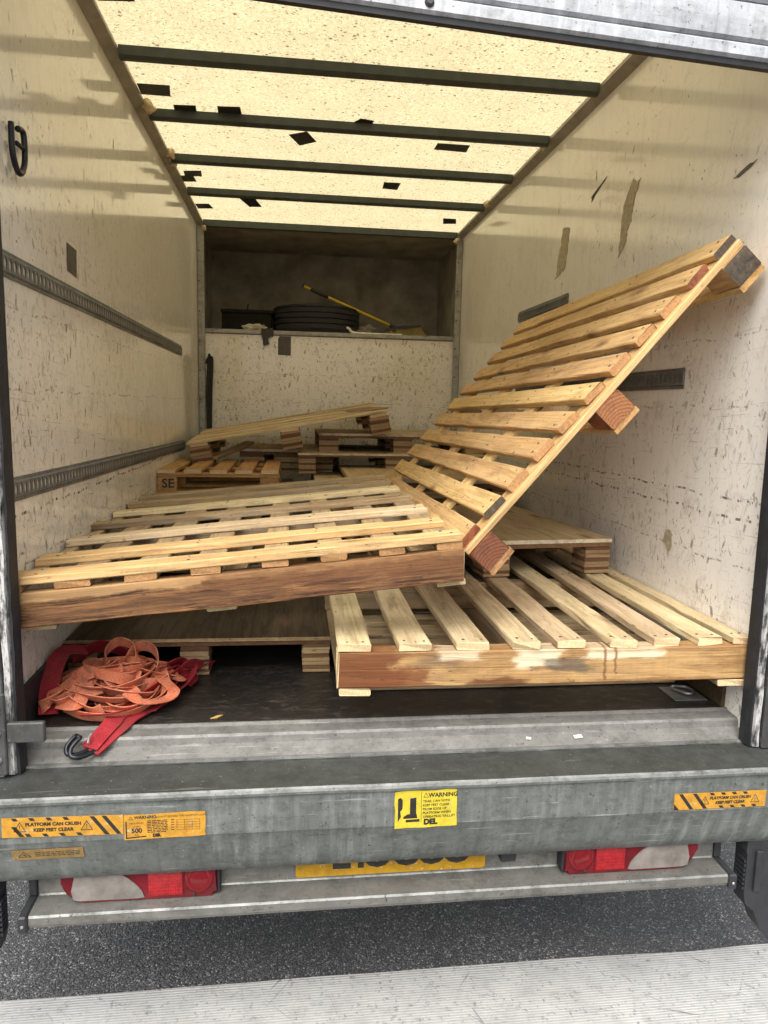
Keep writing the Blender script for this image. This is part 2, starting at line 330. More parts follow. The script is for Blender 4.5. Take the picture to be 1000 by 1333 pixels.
def roof_mat():
    t = NT('translucent_roof')
    sp = t.noise(t.map((1, 1, 1)), 150, 4, 0.7); sp2 = t.noise(t.map(loc=(4, 4, 0)), 60, 4, 0.7); bl = t.noise(t.map(loc=(9, 1, 0)), 5, 4, 0.6)
    A, B = (0.62, 0.545, 0.345), (0.50, 0.425, 0.245)
    c = t.mix(t.ramp(sp2, [(0.4, 0.0), (0.62, 1.0)]), A, B)
    c = t.mix(t.ramp(sp, [(0.5, 0.0), (0.62, 0.75)]), c, (0.38, 0.29, 0.14))
    c = t.mix(t.ramp(bl, [(0.42, 0.0), (0.75, 0.5)]), c, (0.43, 0.36, 0.21))
    fb = t.noise(t.map((60, 4, 1), rot=(0, 0, 0.15)), 2.0, 5, 0.7); c = t.mix(t.ramp(fb, [(0.52, 0.0), (0.7, 0.35)]), c, (0.40, 0.33, 0.18))
    dens = t.ramp(t.noise(t.map(loc=(1, 8, 0)), 1.8, 4, 0.65), [(0.38, 0.0), (0.66, 1.0)])
    wob = t.noise(t.map(), 60, 3, 0.6, col=True)
    for sc_, st, th, keep, a_ in ((55, 1.0, 0.4, 0.82, 0.8), (130, 1.6, 0.36, 0.80, 0.5), (100, 1.0, 0.42, 0.72, 0.6)):
        x = t.n('ShaderNodeTexVoronoi', voronoi_dimensions='2D'); x.inputs['Scale'].default_value = sc_
        ad = t.n('ShaderNodeVectorMath', operation='MULTIPLY_ADD'); t.l(wob, ad.inputs[0]); ad.inputs[1].default_value = (0.012, 0.012, 0); t.l(t.map((1, 1/st, 1), loc=(sc_, 2, 0), rot=(0, 0, 0.6)), ad.inputs[2]); t.l(ad.outputs[0], x.inputs['Vector'])
        cs = t.n('ShaderNodeSeparateColor'); t.l(x.outputs['Color'], cs.inputs[0])
        spot = t.math('MULTIPLY', t.math('LESS_THAN', x.outputs['Distance'], t.math('MULTIPLY', cs.outputs[0], th)), t.math('GREATER_THAN', t.math('ADD', cs.outputs[1], t.math('MULTIPLY', dens, 0.16)), keep+0.14))
        c = t.mix(t.math('MULTIPLY', spot, a_), c, (0.10, 0.07, 0.035))
    tr = t.n('ShaderNodeBsdfTranslucent'); t.l(c, tr.inputs[0])
    t.fin(c, 0.4); ms = t.n('ShaderNodeMixShader'); ms.inputs[0].default_value = 0.85
    t.l(t.p.outputs[0], ms.inputs[1]); t.l(tr.outputs[0], ms.inputs[2]); t.l(ms.outputs[0], t.out.inputs[0])
    return t.m
ROOF = roof_mat()
def galv(name, a, b, rough=0.42, metal=0.55, streak=True, dirt=0.5, scr=0.5):
    t = NT(name)
    n = t.noise(t.map((1, 1, 1)), 7, 7, 0.7); n2 = t.noise(t.map((24, 4, 2.2)), 1.6, 6, 0.7); n3 = t.noise(t.map(loc=(2, 2, 2)), 30, 6, 0.7)
    c = t.mix(t.ramp(n, [(0.32, 0.0), (0.68, 1.0)]), a, b)
    c = t.mix(t.ramp(n3, [(0.35, 0.35), (0.6, 0.0)]), c, tuple(x*0.55 for x in a))
    if streak:
        env = t.ramp(t.noise(t.map((2.2, 1, 1), loc=(5, 0, 0)), 1.6, 4, 0.6), [(0.4, 0.15), (0.62, 1.0)])
        c = t.mix(t.math('MULTIPLY', t.ramp(n2, [(0.5, 0.0), (0.66, 0.5)]), env), c, tuple(min(1, x*1.75) for x in b))
        c = t.mix(t.ramp(n2, [(0.30, 0.5), (0.46, 0.0)]), c, tuple(x*0.45 for x in a))
    d = t.noise(t.map((3, 3, 5), loc=(3, 3, 3)), 3.5, 9, 0.78)
    c = t.mix(t.ramp(d, [(0.48, 0.0), (0.66, dirt)]), c, (0.04, 0.038, 0.033))
    for k, rt_ in enumerate(((0.2, 0.3, 0.5), (0.5, 0.2, -0.7), (0.1, 0.8, 0.15))):
        s_ = t.noise(t.map((3.0, 3.0, 3.0), src=t.map((1, 22, 22), rot=rt_, loc=(k, k, k))), 1.5, 4, 0.6, 0.2)
        c = t.mix(t.ramp(s_, [(0.66, 0.0), (0.70, scr)]), c, (0.45, 0.45, 0.43) if k < 2 else (0.05, 0.05, 0.047))
    sp = t.noise(t.map(loc=(7, 1, 2)), 85, 5, 0.7)
    c = t.mix(t.ramp(sp, [(0.61, 0.0), (0.68, 0.8)]), c, (0.03, 0.027, 0.023))
    sp = t.noise(t.map(loc=(1, 9, 4)), 120, 4, 0.7)
    c = t.mix(t.ramp(sp, [(0.66, 0.0), (0.7, 0.6)]), c, (0.5, 0.5, 0.47))
    t.bump(t.math('ADD', n, t.math('MULTIPLY', n3, 0.25)), 0.25, 0.006)
    return t.fin(c, t.ramp(d, [(0.3, rough), (0.75, rough+0.3)]), metal)
GALV = galv('galvanised_steel', (0.135, 0.147, 0.136), (0.21, 0.222, 0.211), 0.45, 0.4)
GALV_TOP = galv('galvanised_top', (0.065, 0.07, 0.063), (0.105, 0.111, 0.102), 0.42, 0.45, False, 0.65, 0.25)
SILL = galv('aluminium_sill', (0.175, 0.17, 0.155), (0.25, 0.243, 0.225), 0.5, 0.3, False, 0.5, 0.3)
BUMP = galv('bumper_aluminium', (0.17, 0.165, 0.148), (0.24, 0.235, 0.217), 0.45, 0.45, False, 0.55, 0.3)
EDGE_BRIGHT = galv('bright_edge_metal', (0.21, 0.215, 0.205), (0.34, 0.345, 0.33), 0.4, 0.5, False, 0.75, 0.2)  # lighter metal for the edge lines of lip, sill and bumper
SHUT = galv('shutter_aluminium', (0.40, 0.415, 0.44), (0.52, 0.535, 0.56), 0.5, 0.1, True, 0.3, 0.4)
POST = galv('door_post_steel', (0.05, 0.05, 0.05), (0.10, 0.10, 0.095), 0.5, 0.3, False, 0.5)
POST_GREY = galv('door_post_grey', (0.22, 0.225, 0.225), (0.33, 0.33, 0.325), 0.5, 0.3, False, 0.6)
def worn():
    t = NT('worn_painted_strip'); n = t.noise(t.map((8, 8, 2.2)), 7, 7, 0.72)
    c = t.ramp(n, [(0.38, (0.045, 0.045, 0.045)), (0.46, (0.2, 0.195, 0.19)), (0.53, (0.55, 0.54, 0.52)), (0.75, (0.72, 0.72, 0.70))])
    t.bump(n, 0.4, 0.004); return t.fin(c, 0.45, 0.3)
WORN = worn()
RUBBER = plain('black_rubber', (0.014, 0.015, 0.018), 0.65, var=0.4)
PLASTIC = plain('black_plastic', (0.022, 0.023, 0.026), 0.55, var=0.35)
BOXB = plain('matt_black_box', (0.012, 0.011, 0.010), 0.8, var=0.3, spec=0.2)
TAPE = plain('black_tape', (0.018, 0.018, 0.015), 0.45, var=0.3)
TAPE_GREY = plain('grey_tape', (0.075, 0.065, 0.055), 0.5, var=0.3)
BOW = plain('painted_bow', (0.052, 0.062, 0.055), 0.5, 0.2, var=0.25, scale=18)
TRIM = plain('grey_trim', (0.36, 0.33, 0.28), 0.5, 0.1, var=0.25, scale=14)
POSTW = galv('corner_post', (0.34, 0.33, 0.31), (0.48, 0.465, 0.43), 0.5, 0.3, False, 0.45)
RAIL = galv('rail_steel', (0.15, 0.155, 0.152), (0.225, 0.23, 0.225), 0.45, 0.3, False, 0.5, 0.2)
RAIL_HOLE = plain('rail_recess', (0.50, 0.46, 0.39), 0.8)
FOAM = plain('expanding_foam', (0.62, 0.50, 0.30), 0.9, var=0.35, scale=60)
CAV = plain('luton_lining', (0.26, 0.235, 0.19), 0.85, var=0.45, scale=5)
CARD = plain('bare_wall_patch', (0.37, 0.32, 0.225), 0.9, var=0.35, scale=60)
WHITE_OUT = plain('white_gelcoat', (0.75, 0.75, 0.74), 0.3, var=0.08)
NAIL = plain('rusty_nail', (0.035, 0.025, 0.02), 0.6)
CHASSIS = plain('chassis_black', (0.02, 0.02, 0.02), 0.7)
def floor_mat():
    t = NT('dark_floor_ply'); n = t.noise(t.map((1, 1, 1)), 3, 6, 0.7); m = t.noise(t.map((3, 9, 1), rot=(0, 0, 0.4)), 5, 6, 0.72, 0.6)
    c = t.mix(t.ramp(n, [(0.3, 0.0), (0.7, 1.0)]), (0.012, 0.011, 0.010), (0.027, 0.024, 0.021))
    c = t.mix(t.ramp(m, [(0.52, 0.0), (0.64, 0.6)]), c, (0.085, 0.07, 0.056))
    m2 = t.noise(t.map((5, 16, 1), rot=(0, 0, -0.5), loc=(3, 3, 3)), 6, 7, 0.75, 0.5); c = t.mix(t.ramp(m2, [(0.6, 0.0), (0.66, 0.6)]), c, (0.17, 0.145, 0.12))
    t.bump(t.vor(t.map(), 160), 0.12, 0.002)
    return t.fin(c, t.ramp(n, [(0.3, 0.28), (0.7, 0.55)]))
FLOOR = floor_mat()
def asphalt():
    t = NT('asphalt'); v = t.map(); lay = []
    wob = t.vmath('MULTIPLY', t.noise(v, 160, 3, 0.6, col=True), (0.006, 0.006, 0.0)); vv = t.vmath('ADD', v, wob)
    def cells(sc_):
        x = t.n('ShaderNodeTexVoronoi', voronoi_dimensions='2D'); t.l(vv, x.inputs['Vector']); x.inputs['Scale'].default_value = sc_
        cs = t.n('ShaderNodeSeparateColor'); t.l(x.outputs['Color'], cs.inputs[0]); return x.outputs['Distance'], cs
    d1, c1 = cells(150); d2, c2 = cells(270)
    s1 = t.ramp(c1.outputs[0], [(0.0, (0.07, 0.07, 0.073)), (0.5, (0.12, 0.12, 0.123)), (0.75, (0.20, 0.20, 0.198)), (0.88, (0.40, 0.395, 0.385)), (1.0, (0.58, 0.57, 0.55))])
    s2 = t.ramp(c2.outputs[0], [(0.0, (0.06, 0.06, 0.063)), (0.6, (0.125, 0.125, 0.128)), (1.0, (0.40, 0.395, 0.385))])
    small = t.math('GREATER_THAN', c1.outputs[1], 0.5)
    c = t.mix(small, s1, s2)
    gap = t.mix(small, t.ramp(d1, [(0.3, 0.0), (0.55, 0.85)]), t.ramp(d2, [(0.3, 0.0), (0.6, 0.8)]))
    c = t.mix(gap, c, (0.035, 0.035, 0.038))
    big = t.noise(v, 2.2, 5, 0.6); c = t.mix(1.0, c, t.ramp(big, [(0.3, 0.5), (0.7, 0.78)]), 'MULTIPLY')
    t.bump(t.math('SUBTRACT', 1.0, t.mix(small, d1, d2)), 0.7, 0.005)
    return t.fin(c, t.ramp(c1.outputs[1], [(0.0, 0.3), (1.0, 0.65)]), 0.0, 0.5)
ASPHALT = asphalt()
def paint_line():
    t = NT('white_road_paint'); v = t.map()
    wv = t.n('ShaderNodeTexWave', wave_type='BANDS', bands_direction='Y'); t.l(v, wv.inputs[0]); wv.inputs['Scale'].default_value = 34
    wv.inputs['Distortion'].default_value = 1.2; wv.inputs['Detail'].default_value = 3; wv.inputs['Detail Scale'].default_value = 3
    n = t.noise(v, 6, 6, 0.7); n2 = t.noise(t.map((3, 30, 1)), 3, 5, 0.7)
    c = t.mix(t.ramp(n, [(0.3, 0.0), (0.7, 1.0)]), (0.33, 0.33, 0.315), (0.46, 0.455, 0.44))
    c = t.mix(t.math('MULTIPLY', t.ramp(wv.outputs[1], [(0.05, 0.6), (0.45, 0.0)]), t.ramp(n2, [(0.38, 0.1), (0.62, 1.0)])), c, (0.29, 0.285, 0.27))
    for k, (ang, su, sv) in enumerate(((0.3, 2, 34), (1.25, 2.5, 40), (-0.9, 2, 38), (0.8, 3, 60))):
        q = t.noise(t.map((su, sv, 1), src=t.map((1, 1, 1), rot=(0, 0, ang), loc=(k, 2*k, 0))), 1.5, 5, 0.65, 0.4)
        c = t.mix(t.math('MULTIPLY', t.ramp(q, [(0.655, 0.0), (0.68, 0.85)]), t.ramp(n, [(0.42, 0.0), (0.55, 1.0)])), c, (0.14, 0.14, 0.135))
    d = t.noise(t.map(loc=(6, 3, 0)), 14, 7, 0.75); c = t.mix(t.ramp(d, [(0.52, 0.0), (0.68, 0.5)]), c, (0.25, 0.245, 0.235))
    sp = t.noise(t.map(loc=(3, 3, 0)), 60, 5, 0.75); c = t.mix(t.ramp(sp, [(0.57, 0.0), (0.66, 0.85)]), c, (0.13, 0.13, 0.128))
    sp = t.noise(t.map((1, 2.5, 1), loc=(5, 3, 0)), 22, 6, 0.8); c = t.mix(t.ramp(sp, [(0.55, 0.0), (0.7, 0.6)]), c, (0.20, 0.20, 0.195))
    t.bump(t.math('ADD', wv.outputs[1], t.math('MULTIPLY', n, 1.2)), 0.35, 0.003); return t.fin(c, 0.75)
PAINT = paint_line()
def webbing(name, a, b):
    t = NT(name); n = t.noise(t.map(), 22, 5, 0.65); f = t.noise(t.map((1, 1, 1)), 220, 2, 0.5)
    c = t.mix(t.ramp(n, [(0.3, 0.0), (0.7, 1.0)]), a, b); c = t.mix(t.ramp(f, [(0.35, 0.35), (0.55, 0.0)]), c, tuple(x*0.45 for x in a))
    c = t.mix(t.ramp(t.noise(t.map(loc=(2, 1, 5)), 9, 5, 0.7), [(0.48, 0.0), (0.68, 0.65)]), c, (0.10, 0.05, 0.04))
    t.bump(f, 0.4, 0.002); return t.fin(c, 0.85, 0.0, 0.2)
ORANGE = webbing('orange_webbing', (0.58, 0.145, 0.062), (0.72, 0.29, 0.175))
RED = webbing('red_webbing', (0.24, 0.016, 0.022), (0.36, 0.03, 0.038))
def sticker_mat(name, c, dark=0.6):
    t = NT(name); n = t.noise(t.map(), 28, 7, 0.75)
    x = t.mix(t.ramp(n, [(0.44, 0.0), (0.68, dark)]), c, tuple(k*0.35 for k in c)); w = t.noise(t.map(loc=(3, 3, 3)), 55, 5, 0.7)
    x = t.mix(t.ramp(w, [(0.61, 0.0), (0.65, 0.85)]), x, (0.42, 0.40, 0.33)); return t.fin(x, 0.4)
ST_AMBER = sticker_mat('amber_label', (0.52, 0.26, 0.03)); ST_YEL = sticker_mat('yellow_label', (0.58, 0.46, 0.035), 0.5); ST_DIM = sticker_mat('faded_amber_label', (0.28, 0.165, 0.04), 0.6)
INK = plain('label_ink', (0.02, 0.018, 0.015), 0.5, var=0.5, scale=90)
LAMP_RED = plain('red_lens', (0.115, 0.005, 0.010), 0.14, var=0.45, scale=14)
LAMP_RED2 = plain('red_prism_lens', (0.29, 0.010, 0.014), 0.25, var=0.35, scale=60)
LAMP_DARK = plain('dark_red_lens', (0.15, 0.004, 0.008), 0.12, var=0.2)
LAMP_CLEAR = plain('clear_grey_lens', (0.185, 0.165, 0.148), 0.16, var=0.45, scale=16)
PLATE = sticker_mat('yellow_plate', (0.40, 0.215, 0.005), 0.5)
YELLOW = plain('yellow_handle', (0.66, 0.46, 0.02), 0.4, var=0.2)
BRISTLE = plain('straw_bristle', (0.36, 0.27, 0.09), 0.9, var=0.4, scale=120)
ROPE = plain('white_rope', (0.78, 0.75, 0.68), 0.85)
RAG = plain('pale_rag', (0.50, 0.46, 0.38), 0.9); RAG_D = plain('dark_rag', (0.055, 0.05, 0.05), 0.9); RAG_G = plain('grey_rag', (0.20, 0.18, 0.15), 0.9)
LEAF = plain('dry_leaf', (0.50, 0.33, 0.09), 0.8); SCRAP = plain('paper_scrap', (0.72, 0.70, 0.62), 0.8)
ZINC = plain('bright_zinc', (0.36, 0.36, 0.35), 0.35, 0.7)
HOOKM = plain('black_hook_steel', (0.02, 0.022, 0.026), 0.35, 0.5)

# ---------------------------------------------------------------- ground
GZ = -0.85
bm = bmesh.new(); v = [bm.verts.new(p) for p in ((-400, -400, GZ), (400, -400, GZ), (400, 400, GZ), (-400, 400, GZ))]; bm.faces.new(v)
tag(build('road', bm, ASPHALT), kind='structure')
rng = random.Random(3)
bm = bmesh.new()
n = 90; top = [(-9+18*i/n, 0.158+rng.uniform(-.006, .006)) for i in range(n+1)]; bot = [(-9+18*i/n, -0.75+rng.uniform(-.006, .006)) for i in range(n+1)]
prism(bm, bot+top[::-1], GZ+0.001, GZ+0.005, 2)
tag(build('road_marking', bm, PAINT), kind='structure')

# ---------------------------------------------------------------- the van
W, H, L = 2.03, 2.213, 4.01
van = thing('box_van', 'white box van with its rear shutter raised, open load space of scuffed cream walls', 'van', T(0, 0, 0))
VP = van
bm = bmesh.new(); box(bm, (-0.035, 0.0, -0.1), (0, 5.0, 2.275)); lw = build('side_wall', bm, WALL, VP); lw['label'] = 'scuffed cream wall with two long lashing rails'
bm = bmesh.new(); box(bm, (W, 0.0, -0.1), (W+0.035, 5.0, 2.275)); rw = build('side_wall', bm, WALL_R, VP); rw['label'] = 'scratched cream wall the steep pallet leans on'
bm = bmesh.new(); box(bm, (0, 0.12, -0.1), (W, L+0.05, 0)); build('load_floor', bm, FLOOR, VP)
bm = bmesh.new()
v = [bm.verts.new((x, y, 2.236)) for x, y in ((0.002, 0.0), (W-0.002, 0.0), (W-0.002, L), (0.002, L))]; bm.faces.new(v)
build('roof_sheet', bm, ROOF, VP)
# dark skirting at the foot of the walls
for xs in ((0.001, 0.012), (W-0.012, W-0.001)):
    bm = bmesh.new(); box(bm, (xs[0], 0.122, 0.001), (xs[1], L-0.01, 0.115)); build('skirting', bm, PLASTIC if xs[0] < 1 else W_DARK, VP)
# cove trims and header
for s in (0, 1):
    X = (lambda x: x) if s == 0 else (lambda x: W-x)
    bm = bmesh.new(); prism(bm, [(X(0.001), 2.196), (X(0.046), 2.216), (X(0.046), 2.231), (X(0.001), 2.231)], 0.02, L-0.03, 1)
    build('cove_trim', bm, TRIM, VP)
# roof bows
for y in (0.69, 1.295, 1.905, 2.525, 3.155):
    bm = bmesh.new()
    prism(bm, [(y-0.022, 2.2325), (y-0.02, 2.198), (y-0.006, 2.188), (y+0.014, 2.188), (y+0.022, 2.2325)], 0.05, W-0.05, 0)
    build('roof_bow', bm, BOW, VP)
bm = bmesh.new(); box(bm, (0.05, L-0.05, 2.188), (W-0.05, L, 2.234)); build('rear_roof_beam', bm, BOW, VP)
# bulkhead
bm = bmesh.new(); box(bm, (0, L, 0), (W, L+0.03, 1.43)); build('bulkhead', bm, BULK, VP)
bm = bmesh.new(); box(bm, (0.05, L-0.012, 1.425), (W-0.05, L+0.9, 1.446)); build('shelf', bm, BULK, VP)
for x0, x1 in ((0.002, 0.052), (W-0.048, W-0.002)):
    bm = bmesh.new(); box(bm, (x0, L-0.045, 0), (x1, L-0.013, 2.188), 0, 0.004)
    post = build('corner_post', bm, POSTW, VP)
    for k in range(9):
        zz = 0.25+k*0.22; bm = bmesh.new(); lathe(bm, [(0.0, 0.003), (0.005, 0.003), (0.0065, 0.0)], 8); build('rivet', bm, POST, post, T(x0+0.012, L-0.0455, zz) @ Rx(R(90)))
bm = bmesh.new(); box(bm, (0.054, L-0.0165, 1.420), (W-0.05, L-0.0125, 1.4475)); build('shelf_edge', bm, POSTW, VP)
bm = bmesh.new(); box(bm, (0.054, L-0.0045, 1.412), (W-0.05, L-0.0005, 1.4165)); build('painted_shadow_gap', bm, RUBBER, VP)  # black strip painting in the shaded gap below the shelf edge
# luton cavity
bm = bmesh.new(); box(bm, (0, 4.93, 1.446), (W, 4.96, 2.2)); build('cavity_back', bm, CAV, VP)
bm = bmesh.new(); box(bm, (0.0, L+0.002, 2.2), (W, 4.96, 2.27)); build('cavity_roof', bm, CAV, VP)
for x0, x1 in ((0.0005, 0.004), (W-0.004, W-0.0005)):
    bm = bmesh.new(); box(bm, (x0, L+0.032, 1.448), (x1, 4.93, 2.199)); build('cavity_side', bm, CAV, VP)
# expanding foam lumps at the trim
rng = random.Random(11)
for (x, y, z, s) in ((0.058, 1.80, 2.212, 0.026), (0.066, 1.835, 2.214, 0.018), (0.054, 2.46, 2.215, 0.024), (0.052, 2.60, 2.206, 0.018), (1.985, 1.99, 2.215, 0.016), (1.978, 3.07, 2.214, 0.022), (1.985, 2.6, 2.215, 0.015), (0.06, 3.94, 2.165, 0.018), (1.97, 3.94, 2.165, 0.02)):
    bm = bmesh.new(); bmesh.ops.create_icosphere(bm, subdivisions=2, radius=s)
    for v in bm.verts: v.co *= 1+1.0*mnoise.noise(v.co*55+Vector((x*9, y*9, 0)))
    build('sealant_foam', bm, FOAM, VP, T(x, y, z), True)
# lashing rails: pressed channel with a row of slots
def rail(wallx, sgn, y0, z0, y1, z1, h):
    def zc(y): return z0+(z1-z0)*(y-y0)/(y1-y0)
    bm = bmesh.new(); hh = h/2; th = 0.004; d = 0.0075
    def q(pts):
        bm.faces.new([bm.verts.new((wallx+sgn*a, y, zc(y)+b)) for a, y, b in pts])
    # side flanges and front edges
    for b0, b1, a0, a1 in ((-hh, -hh*0.72, 0.003, 0.003), (-hh*0.72, -hh*0.6, 0.003, d), (hh*0.6, hh*0.72, d, 0.003), (hh*0.72, hh, 0.003, 0.003)):
        q([(a0, y0, b0), (a0, y1, b0), (a1, y1, b1), (a1, y0, b1)])
    for b in (-hh, hh): q([(0.0005, y0, b), (0.0005, y1, b), (0.003, y1, b), (0.003, y0, b)])
    pitch = 0.033; k = int((y1-y0)/pitch); hw = 0.0105; hz = hh*0.48
    for i in range(k):
        ya = y0+i*pitch; yc = ya+pitch/2; yb = ya+pitch if i < k-1 else y1
        oc = [(yc+hw*math.cos(t), hz*math.sin(t)) for t in [2*math.pi*j/8+math.pi/8 for j in range(8)]]
        oo = [(yb, hh*0.3), (yc+hw, hh*0.6), (yc-hw, hh*0.6), (ya, hh*0.3), (ya, -hh*0.3), (yc-hw, -hh*0.6), (yc+hw, -hh*0.6), (yb, -hh*0.3)]
        for j in range(8):
            j2 = (j+1) % 8
            q([(d, oo[j][0], oo[j][1]), (d, oo[j2][0], oo[j2][1]), (d, oc[j2][0], oc[j2][1]), (d, oc[j][0], oc[j][1])])
        for ys, sg in ((yb, 1), (ya, -1)):
            q([(d, ys, hh*0.3), (d, ys, hh*0.6), (d, yc+sg*hw, hh*0.6)]); q([(d, ys, -hh*0.3), (d, ys, -hh*0.6), (d, yc+sg*hw, -hh*0.6)])
    for y in (y0, y1): q([(0.0005, y, -hh*0.72), (d, y, -hh*0.6), (d, y, hh*0.6), (0.0005, y, hh*0.72)])
    r = build('lashing_rail', bm, RAIL, VP)
    bm = bmesh.new()
    q2 = [bm.verts.new((wallx+sgn*0.0045, y, zc(y)+b)) for y, b in ((y0+0.002, -hh*0.6), (y1-0.002, -hh*0.6), (y1-0.002, hh*0.6), (y0+0.002, hh*0.6))]; bm.faces.new(q2)
    build('rail_backing', bm, RAIL_HOLE if sgn > 0 else RAIL, r)
rail(0, 1, 0.03, 1.217, 3.11, 1.212, 0.066); rail(0, 1, 0.03, 0.648, 3.18, 0.603, 0.064)
rail(W, -1, 0.505, 1.0, 2.4, 1.0, 0.07); rail(W, -1, 1.63, 1.413, 2.42, 1.417, 0.06)
# hook on the left wall
bm = bmesh.new()
tube(bm, catmull([(0.012, 0.215, 1.572), (0.016, 0.205, 1.50), (0.018, 0.225, 1.462), (0.018, 0.255, 1.462), (0.018, 0.285, 1.50), (0.016, 0.290, 1.57), (0.012, 0.26, 1.572)], 6), 0.008, 8)
tube(bm, [(0.016, 0.29, 1.53), (0.016, 0.235, 1.53)], 0.006, 8)
build('wall_hook', bm, HOOKM, VP, smooth=True)
# stuck-on tape patches: roof
roofq = [((.066,1.535),(.201,1.533),(.186,1.645),(.063,1.643)), ((.184,1.737),(.283,1.727),(.273,1.862),(.172,1.881)), ((.378,1.718),(.48,1.708),(.482,1.843),(.372,1.854)),
 ((.989,1.806),(1.026,1.742),(1.089,1.759),(1.084,1.817)), ((.694,2.01),(.783,1.952),(.832,2.08),(.748,2.152)), ((1.436,1.988),(1.602,1.989),(1.606,2.091),(1.433,2.078)),
 ((1.249,2.682),(1.349,2.678),(1.346,2.82),(1.254,2.806)), ((1.757,3.425),(1.85,3.426),(1.878,3.553),(1.787,3.573)), ((.09,2.694),(.192,2.674),(.184,2.776),(.084,2.796)),
 ((.046,2.789),(.134,2.786),(.139,2.89),(.037,2.91)), ((.064,3.401),(.156,3.381),(.175,3.494),(.069,3.516)), ((.37,3.208),(.47,3.187),(.505,3.385),(.423,3.402)), ((.069,.84),(.196,.83),(.194,.88),(.073,.895))]
for qd in roofq:
    bm = bmesh.new(); k = 1.0265
    prism(bm, [(0.7235+(x-0.7235)*k, -1.8573+(y+1.8573)*k) for x, y in qd], 2.2325, 2.2345, 2)
    build('tape_patch', bm, TAPE, VP)
def patch(name, poly, axis, a, b, mat): 
    bm = bmesh.new(); prism(bm, poly, a, b, axis); return build(name, bm, mat, VP)
patch('tape_patch', [(0.69, 1.38), (0.795, 1.376), (0.788, 1.286), (0.686, 1.292)], 0, 0.0008, 0.002, TAPE_GREY)
patch('tape_patch', [(0.615, 1.408), (0.702, 1.408), (0.700, 1.262), (0.602, 1.266), (0.602, 1.385)], 1, L-0.003, L-0.001, TAPE_GREY)
def jag(poly, seed, amp=0.012, n=5):
    rg = random.Random(seed); out = []
    for i, p in enumerate(poly):
        q = poly[(i+1) % len(poly)]
        for s in range(n):
            t = s/n; out.append((p[0]+(q[0]-p[0])*t+rg.uniform(-amp, amp), p[1]+(q[1]-p[1])*t+rg.uniform(-amp, amp)))
    return out
patch('torn_paint_patch', jag([(0.94, 1.77), (0.97, 1.75), (1.00, 1.78), (1.07, 1.71), (1.085, 1.62), (1.10, 1.50), (1.035, 1.55), (1.03, 1.60), (1.0, 1.62), (0.985, 1.70)], 4, 0.006), 0, W-0.0025, W-0.0008, CARD)
patch('torn_paint_patch', jag([(1.66, 1.74), (1.75, 1.77), (1.80, 1.64), (1.83, 1.53), (1.71, 1.56), (1.68, 1.66)], 5, 0.010), 0, W-0.0025, W-0.0008, CARD)
patch('torn_paint_patch', jag([(0.20, 1.60), (0.29, 1.575), (0.31, 1.58), (0.25, 1.60)], 6, 0.004, 3), 0, W-0.0025, W-0.0008, TAPE_GREY)
patch('torn_paint_patch', jag([(1.26, 1.865), (1.42, 1.82), (1.41, 1.80), (1.30, 1.845)], 16, 0.006, 3), 0, W-0.0025, W-0.0008, RAG_D)
patch('torn_paint_patch', jag([(0.50, 0.47), (0.55, 0.48), (0.56, 0.43), (0.51, 0.41)], 26, 0.006, 3), 0, W-0.0025, W-0.0008, CARD)
# sill, stepped down from the floor
bm = bmesh.new()
prism(bm, [(0.121, -0.10), (0.121, 0.002), (0.112, 0.004), (0.102, -0.002), (0.058, -0.004), (0.052, -0.010), (0.050, -0.028), (0.008, -0.047), (0.0, -0.046), (-0.006, -0.05), (-0.006, -0.1)], -0.03, W+0.03, 0)
sill = build('sill', bm, SILL, VP)
rng = random.Random(8); bm = bmesh.new()
nn = 60; poly = [(0.05+1.94*i/nn, -0.0085+rng.uniform(-.0025, .0015)) for i in range(nn+1)]+[(1.99-1.94*i/nn, -0.001) for i in range(nn+1)]
prism(bm, poly, -0.0495, -0.0455, 2); build('worn_edge', bm, EDGE_BRIGHT, sill)
# recessed lashing ring
bm = bmesh.new(); box(bm, (1.90, 0.175, 0.0005), (2.005, 0.285, 0.004), 0, 0.001); lr = build('lashing_ring_plate', bm, ZINC, VP)
bm = bmesh.new(); tube(bm, catmull([(1.93, 0.26, 0.012), (1.945, 0.21, 0.014), (1.965, 0.20, 0.014), (1.985, 0.23, 0.012), (1.975, 0.262, 0.012)], 6, True), 0.005, 6); build('lashing_ring', bm, ZINC, lr, smooth=True)
# door posts
def post(s):
    X = (lambda x: x) if s == 0 else (lambda x: 2.056-x)
    bm = bmesh.new(); box(bm, (min(X(-0.09), X(0.016)), -0.05, -0.052), (max(X(-0.09), X(0.016)), 0.0, 2.3), 0, 0.004)
    p = build('door_post', bm, POST_GREY if s == 0 else POST, VP)
    bm = bmesh.new(); rg = random.Random(s+20); nz = 60; A = []
    for i in range(nz+1):
        z = -0.048+2.34*i/nz; j = rg.uniform(-.002, .002)
        A.append([bm.verts.new((X(a), y, z)) for a, y in ((0.018, -0.028), (0.022+j, -0.042), (0.036+j, -0.042), (0.041+j, -0.028))])
    for a, b in zip(A, A[1:]):
        for k in range(3): bm.faces.new((a[k], a[k+1], b[k+1], b[k]))
        bm.faces.new((a[3], a[0], b[0], b[3]))
    build('edge_strip', bm, WORN, p)
    bm = bmesh.new(); A = []
    for i in range(nz+1):
        z = -0.048+2.34*i/nz; j = rg.uniform(-.002, .002)
        A.append([bm.verts.new((X(a), y, z)) for a, y in ((0.0415, -0.036), (0.0485+j, -0.040), (0.0515+j, -0.02), (0.0515, 0.006), (0.0415, 0.006))])
    for a, b in zip(A, A[1:]):
        for k in range(5): bm.faces.new((a[k], a[(k+1) % 5], b[(k+1) % 5], b[k]))
    build('door_seal', bm, RUBBER, p)
    return p
pl = post(0); pr = post(1)
